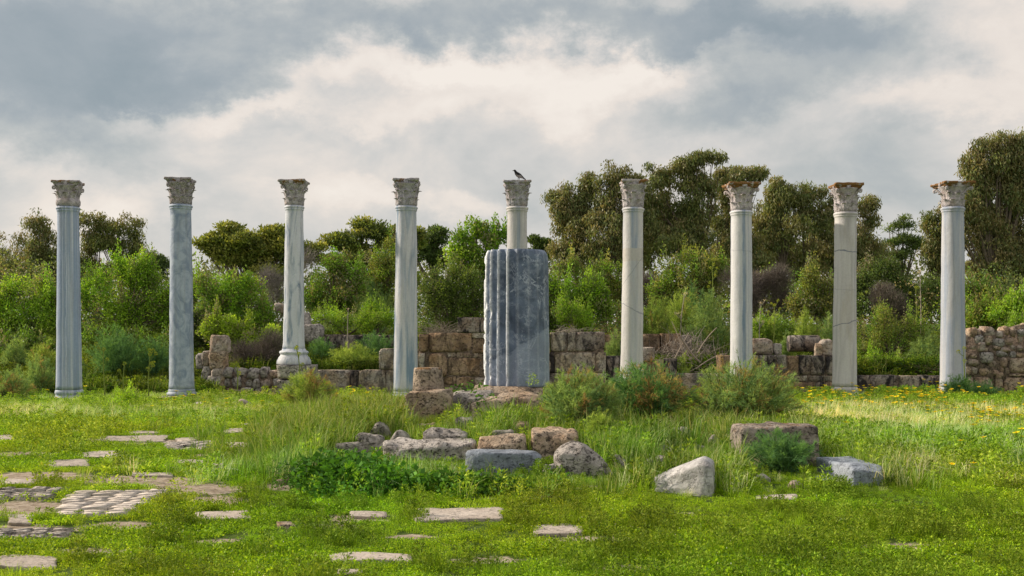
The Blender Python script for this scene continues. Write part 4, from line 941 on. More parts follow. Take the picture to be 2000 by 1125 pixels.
gum('tallest gum tree, its top rising between the patched and blue-striped columns', 58, [(1300, 345, 44, 34), (1350, 330, 40, 30), (1392, 312, 22, 16), (1300, 410, 52, 55), (1355, 390, 40, 50), (1300, 480, 70, 40), (1365, 460, 45, 45)], 1325, 290, 13, bases=[1310, 1345, 1370], pal_=GUM + GUMG)
gum('gum tree directly behind the blue-striped column', 59, [(1430, 350, 38, 20), (1470, 345, 22, 18), (1430, 420, 45, 55), (1430, 490, 60, 35)], 1420, 170, 14, bases=[1405, 1440])
gum('dense dark gum filling between the patched column gum and the tallest gum', 63, [(1255, 400, 40, 60), (1265, 470, 55, 50), (1150, 480, 60, 45)], 1255, 120, 81)
gum('dark gum low behind the blue-striped column, right side', 63, [(1480, 430, 45, 50), (1490, 490, 70, 40), (1400, 470, 50, 60)], 1475, 130, 82)
gum('low spreading gum behind the cracked column', 64, [(1640, 470, 70, 50), (1600, 490, 60, 35), (1700, 500, 50, 30)], 1640, 110, 83)
gum('sparse gum tree between the blue-striped and cracked columns', 60, [(1525, 385, 32, 36), (1570, 395, 38, 36), (1545, 440, 55, 45), (1500, 430, 30, 40), (1550, 500, 80, 30), (1615, 430, 22, 35)], 1545, 230, 15, pal_=GUMG + GUM, bases=[1530, 1570])
gum('thin gum tree with a single high tuft right of the cracked column', 60, [(1692, 405, 22, 24), (1690, 465, 30, 36), (1660, 490, 40, 30), (1640, 400, 14, 26)], 1680, 75, 16, tr=.09)
plant('pine_tree', 'dark green pine standing apart between the last two columns', 'tree', EG, 68, [(1755, 440, 26, 20), (1765, 470, 34, 28), (1745, 500, 42, 26)], 1757, DARK + [(.10, .14, .04)], 85, 90, .20, .05, .45, 'pad', 17, .12)
gum('drooping gum tree directly left of the right end column', 56, [(1835, 470, 34, 55), (1870, 440, 30, 60), (1835, 535, 36, 35)], 1850, 150, 18)
gum('great drooping gum tree filling the right edge above the rubble wall', 53, [(1945, 310, 52, 52), (1905, 345, 30, 50), (1898, 420, 34, 55), (2010, 330, 60, 70), (1930, 390, 55, 60), (1990, 430, 70, 80), (1920, 470, 50, 60), (1950, 540, 70, 50), (2050, 500, 60, 80)], 1955, 480, 19, pal_=GUM + [(.12, .10, .045)], bases=[1940, 1985], tr=.22)
# shrubs on the bank
SG = 'shrubs on the bank behind the ruins'
def shrub(label, d, lobes, bx, nc, seed, pal_=BRIGHT, nl=85, rc=.30, L=.10, Wd=.060, name='shrub', **k):
    return plant(name, label, 'shrub', SG, d, [(a_, b_, c_ * 1.12, d_ * 1.15) for (a_, b_, c_, d_) in lobes], bx, pal_, int(nc * 1.45), int(nl * .95), L * .9, Wd * .85, rc, 'up', seed, .045, split=6, parts=('stem', 'foliage'), thin=.55, shell=.40, **k)
shrub('bright yellow-green shrub at the left edge', 40, [(30, 605, 62, 48), (85, 620, 45, 44), (-20, 610, 50, 60), (40, 660, 70, 35)], 40, 190, 21)
shrub('brown-based shrub behind the foot of the first column', 40.5, [(120, 600, 50, 45), (130, 650, 55, 40)], 125, 110, 22, pal_=LENT)
shrub('large glossy bright green shrub between first and second columns', 41, [(200, 580, 48, 52), (255, 560, 50, 50), (300, 575, 45, 55), (225, 640, 60, 40), (290, 645, 50, 40)], 240, 270, 23, pal_=BRIGHT)
shrub('dark green shrub filling behind the mottled column', 41.5, [(345, 610, 45, 60), (340, 665, 50, 35)], 345, 110, 24, pal_=LENT + DARK)
shrub('tall willowy green shrub between second and third columns', 38.5, [(440, 570, 50, 52), (490, 590, 48, 55), (420, 620, 42, 50), (480, 650, 50, 45)], 450, 240, 25, pal_=LENT + BRIGHT[:2])
shrub('yellow-green sprays low over the rubble wall left of the slim column', 35.6, [(455, 660, 40, 30), (500, 665, 34, 34), (430, 645, 25, 25)], 465, 90, 26, pal_=[(.17, .25, .02), (.12, .18, .02)], rc=.22)
plant('bare_shrub', 'grey leafless thicket behind the low rubble wall', 'shrub', SG, 34.6, [(480, 700, 55, 30), (520, 690, 34, 34)], 490, GREYB + [(.10, .085, .08)], 90, 170, .22, .008, .30, 'twig', 27, .02, parts=('stem', 'twigs'), thin=.9, mat='twig')
shrub('green shrub between slim and slant-veined columns', 42, [(635, 560, 42, 48), (680, 550, 40, 45), (640, 600, 50, 30)], 650, 160, 28, pal_=LENT)
shrub('olive-toned twiggy shrub just left of the slant-veined column', 44, [(725, 530, 45, 50), (765, 540, 40, 55), (740, 580, 45, 30)], 735, 150, 29, pal_=LENT + OLIVE)
plant('bare_shrub', 'grey dead branches showing right of the second gap shrub', 'shrub', SG, 42.5, [(540, 560, 22, 40), (600, 515, 20, 15)], 545, [(.30, .27, .25), (.22, .20, .18)], 35, 90, .35, .012, .35, 'twig', 30, .02, parts=('stem', 'twigs'), thin=.9, mat='twig')
shrub('dense dark green shrub directly left of the fluted drum', 37.5, [(860, 570, 42, 45), (905, 575, 42, 50), (870, 620, 48, 35), (915, 625, 35, 30)], 880, 230, 31, pal_=DARK + [(.09, .14, .02), (.12, .17, .03)], rc=.25, L=.075, Wd=.05)
shrub('bright green shrub directly right of the fluted drum', 38, [(1100, 580, 50, 45), (1150, 590, 42, 42), (1120, 625, 60, 28), (1040, 600, 50, 50)], 1115, 230, 32, pal_=BRIGHT[:3] + DARK[1:3], rc=.28)
shrub('olive shrub high behind the patched cream column', 45, [(1180, 545, 45, 34), (1215, 550, 40, 35), (1130, 535, 35, 24)], 1185, 110, 33, pal_=OLIVE + LENT)
shrub('spreading light green shrub between patched and blue-striped columns', 43, [(1340, 545, 60, 40), (1390, 540, 45, 36), (1300, 570, 36, 36), (1350, 585, 55, 25)], 1345, 200, 34, pal_=LENT + OLIVE)
plant('bare_shrub', 'purplish-grey leafless shrub right of the blue-striped column', 'shrub', SG, 42, [(1495, 560, 48, 45), (1450, 560, 35, 42), (1520, 595, 30, 28)], 1490, GREYB[:4], 130, 190, .26, .010, .38, 'twig', 35, .02, parts=('stem', 'twigs'), thin=.9, mat='twig')
plant('bare_shrub', 'small purplish twiggy shrub behind the patched cream column', 'shrub', SG, 44, [(1265, 560, 25, 40)], 1265, GREYB[:4], 45, 150, .24, .010, .38, 'twig', 36, .02, parts=('stem', 'twigs'), thin=.9, mat='twig')
shrub('rounded olive shrub left of the cracked column', 41, [(1590, 565, 40, 40), (1620, 590, 30, 40), (1580, 600, 35, 25)], 1595, 120, 37, pal_=OLIVE + GREYB[2:3] + LENT[:1])
shrub('dark green broad-leaved shrub right of the cracked column', 44, [(1700, 560, 45, 38), (1745, 545, 45, 35), (1790, 585, 50, 50), (1700, 610, 40, 30)], 1735, 190, 38, pal_=DARK + [(.09, .14, .03)], rc=.32)
plant('bare_shrub', 'pale brown twiggy bush between the last two columns', 'shrub', SG, 40, [(1740, 590, 40, 28)], 1740, GREYB, 55, 190, .22, .010, .32, 'twig', 39, .02, parts=('stem', 'twigs'), thin=.9, mat='twig')
shrub('yellow-olive feathery shrub right of the cracked column above the low wall', 36.8, [(1730, 650, 50, 34), (1700, 680, 34, 28), (1790, 640, 40, 30), (1760, 670, 45, 22)], 1735, 160, 40, pal_=OLIVE + LENT[:2], rc=.26, L=.07, Wd=.03)
shrub('grey-green open shrub just right of the right end column', 38, [(1910, 595, 28, 32), (1935, 600, 24, 26)], 1918, 70, 41, pal_=LENT + DARK)
shrub('olive scrub above the right rubble wall', 37, [(1950, 625, 50, 24), (1905, 635, 30, 18)], 1940, 80, 42, pal_=OLIVE + LENT)
shrub('bright green spray over the rubble wall at the right edge', 36.5, [(1985, 605, 40, 30), (2020, 590, 40, 45)], 1995, 100, 43, pal_=BRIGHT)
shrub('low dark undergrowth shrub behind the first gap', 37.5, [(180, 690, 60, 30), (300, 690, 60, 30)], 240, 120, 44, pal_=DARK + LENT[:2])
shrub('shadowy shrub behind the stacked stones', 36.5, [(385, 670, 40, 40)], 385, 70, 45, pal_=DARK)
shrub('low green bushes at far left behind the first column', 37, [(60, 700, 70, 28)], 60, 80, 46, pal_=DARK + LENT[:2])
shrub('bright rounded weed bush in the grass before the first gap', 26.3, [(252, 797, 30, 24)], 252, 60, 47, pal_=[(.22, .34, .02), (.16, .27, .02)], rc=.16, L=.07, Wd=.02, name='weed_bush')
for k_, (x_, y_, rx, ry, dd, lab) in enumerate([(675, 625, 60, 22, 40, 'bright yellow-flowered weeds on the bank left of the slant-veined column'), (740, 625, 34, 22, 39.6, 'bright green weeds touching the slant-veined column'),
        (1135, 615, 40, 22, 36.5, 'light green weeds over the wall right of the drum'), (1510, 640, 45, 18, 38, 'bright grassy weeds behind the stained wall'), (1720, 715, 45, 20, 34.6, 'bright weeds just behind the low dark wall'),
        (1985, 640, 30, 10, 34, 'small weeds behind the top of the right rubble wall')]):
    shrub(lab, dd, [(x_, y_, rx, ry)], x_, 70, 60 + k_, pal_=BRIGHT, rc=.22, L=.08, Wd=.03, name='weed_bush')

def mass(name, label, y0, y1, top, n, L, Wd, pal_, seed, mat, style='up'):
    rng = np.random.default_rng(seed); y = rng.uniform(y0, y1, n); x = rng.uniform(-1, 1, n) * y * 1150 / F; P = np.stack([x, y, 0 * x], 1)
    hgt = top * (1 + .45 * vn(P, .25, seed) + .28 * vn(P, .7, seed + 1)); u = rng.random(n) ** .6; z = gz(x, y) + hgt * u
    P = np.stack([x, y, z], 1); cl = vn(P, 1.2 if top < 4 else .5, seed + 3); k = cl > -.25; P = P[k]; n = len(P)
    D = unit(rng.normal(size=(n, 3)) + np.array([0, -.2, .5 if style == 'up' else -.8])); pa = np.array(pal_)
    ci = np.clip(((vn(P, .35, seed + 5) * .5 + .5) * len(pa)).astype(int), 0, len(pa) - 1)
    mb = MB(); mb.leaves(P, D, L * rng.uniform(.6, 1.3, n), Wd, pa[ci] * (1 + rng.uniform(-.3, .3, (n, 1))), rng, .06)
    tag(mo(name, mb.mesh(name, M[mat])), label, None, None, 'stuff')
mass('bank_thicket', 'tangled low thicket closing the back of the bank', 42.5, 50, 2.3, 90000, .12, .07, LENT + DARK + [(.10, .12, .04), (.14, .12, .08)], 71, 'leaf')
mass('distant_woodland', 'far dark woodland showing low between the trees', 84, 100, 5.2, 40000, .45, .20, [(.05, .07, .03), (.08, .09, .04), (.06, .08, .03), (.10, .09, .05)], 72, 'gumleaf', 'down')

# fennel
FB = [(.10, .165, .07), (.14, .205, .07), (.17, .23, .08), (.08, .13, .06)]
FY = [(.17, .235, .05), (.12, .18, .045), (.21, .265, .07)]
FD = [(.06, .125, .055), (.075, .15, .06), (.095, .18, .055)]
FBR = [(.24, .18, .075), (.17, .115, .055), (.20, .19, .07)]
def fennel(label, d, px0, px1, yt, yb, pal_, seed, nf=70, npf=120, brown=0.0, lobes=None, group='fennel clumps', scale=1.0, cat='fennel plant'):
    rng = np.random.default_rng(seed); s = F / d; cx = ((px0 + px1) / 2 - CX) / s; z1 = CZ - (yt - HY) / s
    zg = gz1(cx, d); rx = (px1 - px0) / s / 2; h = max(.25, z1 - zg)
    t = empty('fennel_plant', (cx, d, zg), label, cat, group); rx *= 1.08; h *= 1.14
    mb = MB(); wb = MB(); nbr = max(9, npf // 9)
    for f in range(nf):
        a = rng.uniform(0, 2 * math.pi); e = rng.random() ** .6
        b0 = np.array([rng.uniform(-.42, .42) * rx, rng.uniform(-.35, .35) * rx * .8, -.03])
        tip = np.array([math.cos(a) * rx * e, math.sin(a) * rx * .8 * e, h * (math.sqrt(max(0, 1 - (e * .86) ** 2)) * rng.uniform(.62, 1.12))])
        mid = (b0 + tip) / 2 + np.array([0, 0, h * .16]) + rng.normal(0, .05, 3)
        tt = np.linspace(0, 1, 6); pp = np.array([(1 - u) ** 2 * b0 + 2 * u * (1 - u) * mid + u * u * tip for u in tt])
        br = brown * (1.0 if math.cos(a) > -.2 else .4) > rng.random()
        c = np.array(FBR if br else pal_)[rng.integers(0, 3)] * rng.uniform(.8, 1.2)
        wb.tube(pp, .008 * scale * (1 - .6 * tt) + .003, 3, tint=c * .8)
        # side branchlets, each a small feathery plume
        u = np.sort(rng.uniform(.28, 1.0, nbr)); P0 = ((1 - u) ** 2)[:, None] * b0 + (2 * u * (1 - u))[:, None] * mid + (u ** 2)[:, None] * tip
        ax = unit((tip - mid)[None] * .9 / (np.linalg.norm(tip - mid) + 1e-6) + unit(rng.normal(size=(nbr, 3))) * .85)
        bl = (.07 + .19 * np.sin(np.clip(1.05 - u, 0, 1) * 2.4)) * scale * (.55 + .45 * min(1, rx)) * rng.uniform(.7, 1.3, nbr)
        k = 15; v = rng.uniform(.1, 1.0, (nbr, k)); P = (P0[:, None] + ax[:, None] * (bl[:, None] * v)[..., None]).reshape(-1, 3); A = np.repeat(ax, k, 0)
        D = unit(A * .75 + unit(rng.normal(size=A.shape)) * .75 + np.array([0, 0, .1]))
        P[:, 2] = np.maximum(P[:, 2], .0)
        mb.needles(P, D, rng.uniform(.035, .080, len(P)) * scale, .0058 * scale, c * (1 + rng.uniform(-.25, .25, (len(P), 1))), rng)
    mo('stem', wb.mesh('stem', M['fennel'], True), t); mo('fronds', mb.mesh('fronds', M['fennel']), t)
    SZ.append((cx - rx * .5, cx + rx * .5, d - rx * .3, d + rx * .3)) if False else None
    return t
fennel('fennel with rusty brown top in front of the low wall, left of centre', 24.5, 552, 655, 738, 806, FY, 1, 90, 130, .45, scale=1.1)
fennel('large blue-green fennel bush beside the foot of the drum', 16.4, 1055, 1215, 744, 858, FB + FY, 2, 210, 130, .22)
fennel('dark fennel bush with rusty right side, in the middle of the three big ones', 17.6, 1160, 1355, 732, 848, FD + FB, 3, 230, 130, .35)
fennel('tall yellowish fennel below the blue-striped column', 17.4, 1345, 1565, 726, 846, FB + FY, 4, 240, 120, .30)
fennel('small round bright fennel tuft under the big fennel, among the step stones', 15.2, 1143, 1198, 812, 872, FY, 5, 50, 130, 0, scale=.7)
fennel('low soft fennel spilling over the front of the lichened block', 13.2, 1448, 1602, 856, 915, FD + FB, 6, 90, 150, 0, scale=.7)
fennel('dense dark fennel mound at the foot of the right end column', 28.8, 1832, 1915, 744, 782, FD, 7, 70, 140, 0)
fennel('low fennel beside the right end column, before the rubble wall', 29.0, 1900, 1955, 754, 782, FD, 8, 40, 100, 0)
fennel('fennel mound at the left edge with brown tips', 29, -30, 65, 738, 792, FB + FD, 9, 80, 130, .35)
fennel('green fennel left of the first column', 31, 30, 112, 705, 775, FB, 10, 70, 130, .15)
fennel('broad dark fennel behind the first gap, biggest of the far ones', 33.6, 165, 285, 655, 745, FD + FB, 11, 120, 150, .02, scale=1.2)
fennel('dark fennel behind the first gap near the mottled column', 33.4, 265, 340, 672, 755, FD, 12, 80, 140, 0, scale=1.1)
fennel('bluish fennel at far left in front of the bright shrub', 34.5, 0, 60, 672, 740, FB + FD, 13, 70, 130, 0, scale=1.1)
fennel('pale fennel left of the first column, behind the others', 34, 55, 115, 678, 745, FY + FB, 14, 60, 120, .1, scale=1.1)
fennel('fennel low on the bank right of the slim column', 35.4, 600, 660, 668, 722, FD, 15, 60, 130, 0, scale=1.1)
fennel('yellow-green fennel behind the low ashlar wall', 34.4, 640, 735, 682, 730, FY + FB, 16, 70, 130, 0, scale=1.1)
fennel('fennel leaning on the terrace wall by the slant-veined column', 35.6, 690, 775, 655, 725, FD + FY, 17, 70, 130, 0, scale=1.1)
fennel('rich green fennel high on the bank left of the slant-veined column', 41.5, 690, 770, 565, 622, FB + FD, 18, 70, 140, 0, scale=1.4)
fennel('fennel behind the wall end, left of the patched cream column', 34.2, 1180, 1222, 655, 725, FB, 19, 50, 120, 0, scale=1.1)
fennel('soft green fennel bank right of the patched cream column', 37, 1240, 1320, 595, 665, FY + FB, 20, 90, 140, .1, scale=1.4)
fennel('pale fennel mass above the brush heap', 39, 1290, 1370, 585, 650, FY + FB, 21, 90, 140, .1, scale=1.4)
fennel('bluish fennel mass left of the blue-striped column', 37.5, 1340, 1430, 590, 665, FB + FD, 22, 100, 140, .12, scale=1.4)
fennel('dark fennel knob high left of the blue-striped column', 40, 1325, 1380, 565, 630, FD, 23, 50, 130, 0, scale=1.4)
fennel('lime green fennel behind the lying column piece', 37, 1552, 1605, 620, 670, FY, 24, 60, 140, 0, scale=1.3)
fennel('green fennel between rubble lump and lying column piece', 34.6, 1520, 1552, 660, 705, FB, 25, 40, 120, 0)
fennel('fennel right of the blue-striped column on the bank', 38, 1465, 1540, 622, 670, FY + FB, 26, 70, 130, 0, scale=1.3)
fennel('fennel left of the cracked column on the bank', 36.5, 1595, 1640, 630, 685, FB, 27, 50, 120, 0, scale=1.2)
fennel('fennel low on the bank between the last two columns', 36, 1775, 1840, 660, 715, FB + FY, 28, 60, 120, 0, scale=1.1)
fennel('lone sprig of fennel on top of the brush heap', 33.4, 1322, 1348, 698, 722, FY, 29, 20, 90, 0)

def stalk(label, d, px, yt, yb, seed, col=(.22, .27, .06), um=5, dead=False, lean=0):
    rng = np.random.default_rng(seed); s = F / d; x = (px - CX) / s; zg = gz1(x, d); h = CZ - (yt - HY) / s - zg
    t = empty('fennel_stalk', (x, d, zg), label, 'plant stalk', 'tall flowering stalks')
    wb = MB(); c = np.array((.38, .33, .28) if dead else col); ub = MB()
    tt = np.linspace(0, 1, 7); path = np.stack([lean * tt ** 2 + .02 * np.sin(tt * 5 + seed), 0 * tt, h * tt - .03], 1)
    wb.tube(path, (.022 if d > 25 else .014) * (1 - .55 * tt), 5, tint=c); heads = []
    for k in range(um):
        ub = MB(); heads.append(ub)
        u = rng.uniform(.55, .97) if k else 1.0; p = np.array([np.interp(u, tt, path[:, i]) for i in range(3)])
        e = p + (np.array([rng.uniform(-.22, .22), rng.uniform(-.15, .15), rng.uniform(.12, .25)]) if k else np.zeros(3))
        if k: wb.tube(np.array([p, (p + e) / 2 + [0, 0, -.02], e]), .008, 4, tint=c)
        n = 46; o_ = unit(rng.normal(size=(n, 3)) + [0, 0, .5]); 
        if dead: ub.needles(np.repeat(e[None], 14, 0), unit(rng.normal(size=(14, 3)) + [0, 0, .8]), rng.uniform(.05, .16, 14), .008, c, rng)
        else: ub.leaves(e + o_ * .028, o_, .034, .02, pal(rng, n, [(.17, .20, .025), (.12, .17, .03), (.21, .21, .03)]), rng)
    mo('stem', wb.mesh('stem', M['twig'], True), t)
    for ub in heads: mo('flower_head', ub.mesh('flower_head', M['leaf']), t)
stalk('flowering stalk nearest the first column', 29.5, 203, 680, 775, 1, um=4)
stalk('short stalk between the two taller ones in the first gap', 29.6, 242, 708, 775, 2, um=2)
stalk('many-headed stalk in the first gap, nearest the mottled column', 29.4, 291, 682, 775, 3, um=8)
stalk('brown-topped stalk in front of the pedestal stones', 27.5, 588, 676, 770, 4, um=4, lean=-.12)
stalk('stalk with sparse yellow heads before the low rubble wall', 30, 463, 708, 775, 5, um=4)
stalk('yellow-headed stalk high on the bank right of the drum', 41, 1092, 515, 600, 6, um=9)
stalk('tall stalk just left of the blue-striped column', 39, 1393, 505, 612, 7, um=9)
stalk('pale dead stalk above the brush heap', 37, 1328, 572, 632, 8, dead=True, lean=.15)
stalk('white dead stalk right of the blue-striped column', 37, 1484, 590, 655, 9, dead=True)
stalk('green flowering stalk among the weeds right of the blue-striped column', 37, 1512, 594, 665, 10, um=7)
stalk('light green stalk between the last two columns', 38, 1789, 560, 630, 11, um=5)
stalk('reddish dead stalk between the last two columns', 38, 1798, 528, 615, 12, dead=True)
stalk('budding stalk against the right end column', 29, 1884, 678, 770, 13, um=3)
stalk('thin dry stake on the bank between slim and slant-veined columns', 36, 680, 602, 690, 14, dead=True, um=0+1)
stalk('pale dead stalk left of the cracked column', 36.5, 1617, 622, 665, 15, dead=True)

# dry brush heap
def brush():
    s = F / 33.9; cx = (1350 - CX) / s; zg = gz1(cx, 34.3)
    t = empty('brush_pile', (cx, 34.3, zg), 'heap of grey cut branches and twigs on the bank beside the blue-striped column', 'brush pile')
    rng = np.random.default_rng(3); mb = MB()
    for i in range(620):
        px = rng.normal(1350, 42); top = min(722, 655 + 38 * abs((px - 1345) / 75) ** 1.5); py = rng.uniform(top, 728)
        p = np.array([(px - CX) / s, 34.0 + rng.uniform(-.35, .9) + (728 - py) / 70 * .5, CZ - (py - HY) / s]) - np.array([cx, 34.3, zg])
        a = rng.uniform(-1, 1); l = rng.uniform(.18, .6); dr = unit(np.array([math.cos(a * 2.2), rng.normal(0, .4), math.sin(a * 2.2) * .8 + .15]))
        bend = rng.normal(0, .12, 3); tt = np.linspace(0, 1, 4)[:, None]
        pts = p + dr * l * tt + bend * (tt ** 2)
        pts[:, 2] = np.maximum(pts[:, 2], .02)
        c = np.array([.30, .26, .23]) * rng.uniform(.45, 1.35)
        mb.tube(pts, rng.uniform(.004, .011) * np.linspace(1, .4, 4), 3, tint=c)
    o = mo('twigs', mb.mesh('twigs', M['twig']), t); o['kind'] = 'stuff'
    for (x0, y0, x1, y1, r) in [(1330, 660, 1368, 708, .045), (1362, 690, 1400, 640, .018), (1318, 700, 1346, 650, .018), (1340, 705, 1312, 628, .015), (1352, 700, 1310, 682, .02), (1398, 720, 1424, 706, .05), (1360, 720, 1420, 690, .02)]:
        a = np.array(WP(x0, y0, 33.7)) - np.array([cx, 34.3, zg]); b = np.array(WP(x1, y1, 33.9)) - np.array([cx, 34.3, zg]); tt = np.linspace(0, 1, 6)[:, None]
        pts = a + (b - a) * tt + np.array([0, 0, .12]) * (4 * tt * (1 - tt)) * rng.uniform(-1, 1)
        bm_ = MB(); bm_.tube(pts, r * np.linspace(1, .6, 6), 6, tint=(.36, .30, .25)); mo('branch', bm_.mesh('branch', M['twig'], True), t)
brush()
def drytuft(label, d, px, py, w_, h, n, seed, col=(.42, .38, .32)):
    rng = np.random.default_rng(seed); s = F / d; c = np.array(WP(px, py, d)); mb = MB()
    for i in range(n):
        b = np.array([rng.normal(0, w_ / s * .35), rng.uniform(-.15, .15), 0]); dr = np.array([rng.normal(0, .7), rng.normal(0, .4), rng.uniform(.1, 1)]) * h / s
        tt = np.linspace(0, 1, 5)[:, None]; pts = b + dr * tt + np.array([rng.normal(0, .5), 0, -.5]) * h / s * tt ** 2 * .7
        mb.tube(pts, .006 * np.linspace(1, .3, 5), 3, tint=np.array(col) * rng.uniform(.6, 1.2))
    tag(mo('dry_weed', mb.mesh('dry_weed', M['twig']), None, c), label, 'dry weed')
drytuft('pale dry arching twigs on the wall top right of the drum', 33.1, 1112, 648, 40, 26, 60, 1)
drytuft('grey dry bush left of the block on the wall by the drum', 34.2, 862, 652, 34, 42, 160, 2, (.30, .26, .21))
drytuft('brown dry undergrowth between the last two columns', 34.4, 1785, 732, 60, 30, 500, 3, (.30, .22, .17))
drytuft('brown dry stems at the right of the last gap', 34.2, 1822, 730, 30, 34, 200, 4, (.28, .22, .17))

# ------------------------------------------------------------------ the crow
def crow():
    D = 31.2; s = F / D; z = cols[4][1] + .005; x = (1013 - CX) / s
    t = empty('crow', (x, D, z + .004), 'grey and black hooded crow standing on the capital behind the drum', 'bird')
    t.scale = (1.08, 1.08, 1.12)
    black = attr_mat('crow_feathers', .5)
    # body spine from the tail to the beak, x to the left is forward (-x)
    sp = [(.185, .055, .012), (.12, .10, .022), (.06, .135, .043), (.02, .155, .056), (-.02, .18, .060), (-.055, .215, .050), (-.075, .245, .036), (-.088, .268, .032), (-.104, .285, .030), (-.120, .290, .022), (-.130, .288, .010)]
    mb = MB(); seg = 12; V = []; T_ = []
    for i, (px, pz, r) in enumerate(sp):
        j0 = max(0, i - 1); j1 = min(len(sp) - 1, i + 1); dx, dz = sp[j1][0] - sp[j0][0], sp[j1][1] - sp[j0][1]; l = math.hypot(dx, dz); nx, nz = -dz / l, dx / l
        for k in range(seg):
            a = 2 * math.pi * k / seg; V.append((px + nx * r * math.cos(a), r * .85 * math.sin(a), pz + nz * r * math.cos(a)))
            blackz = i >= 6 or i == 0 or (i == 5 and px < 0)
            T_.append((.012, .012, .014) if blackz else (.24, .23, .225))
    mb.add(V, f4=grid_faces(seg, len(sp), True), tint=np.array(T_))
    mo('body', mb.mesh('body', black, True), t)
    bk = MB(); bk.tube([(-.125, 0, .288), (-.150, 0, .286), (-.172, 0, .280)], [.012, .008, .001], 6, tint=(.012, .012, .014)); mo('beak', bk.mesh('beak', black, True), t)
    tl = MB(); tl.add([(.10, -.016, .118), (.10, .016, .118), (.235, .022, .018), (.235, -.022, .018), (.10, -.016, .105), (.10, .016, .105), (.232, .022, .006), (.232, -.022, .006)], f4=[(0, 1, 2, 3), (7, 6, 5, 4), (0, 4, 5, 1), (1, 5, 6, 2), (2, 6, 7, 3), (3, 7, 4, 0)], tint=(.012, .012, .014)); mo('tail', tl.mesh('tail', black), t)
    for sg in (-1, 1):
        wv = []
        for i, (px, pz, r) in enumerate([(-.045, .215, .018), (-.01, .20, .032), (.05, .165, .030), (.11, .118, .018), (.17, .068, .005)]):
            for k in range(8):
                a = 2 * math.pi * k / 8; wv.append((px + .4 * r * math.cos(a), sg * (.050 - .012 * i * (i > 1)) + .010 * math.sin(a), pz + r * math.cos(a)))
        wg = MB(); wg.add(wv, f4=grid_faces(8, 5, True), tint=(.012, .012, .014)); mo('wing', wg.mesh('wing', black, True), t)
        lg = MB(); lg.tube([(.005 + sg * .014, sg * .02, .12), (.0 + sg * .016, sg * .022, .06), (-.006 + sg * .018, sg * .022, .004)], [.012, .006, .005], 5, tint=(.02, .02, .02))
        for a in (-.5, 0, .5, math.pi): lg.tube([(-.006 + sg * .018, sg * .022, .005), (-.006 + sg * .018 - .035 * math.cos(a), sg * .022 + .03 * math.sin(a), .003)], [.005, .003], 4, tint=(.02, .02, .02))
        mo('leg', lg.mesh('leg', black, True), t)
        ey = MB(); ey.tube([(-.104, sg * .024, .292), (-.104, sg * .027, .292)], [.004, .003], 6, tint=(.002, .002, .002)); mo('eye', ey.mesh('eye', black), t)
crow()

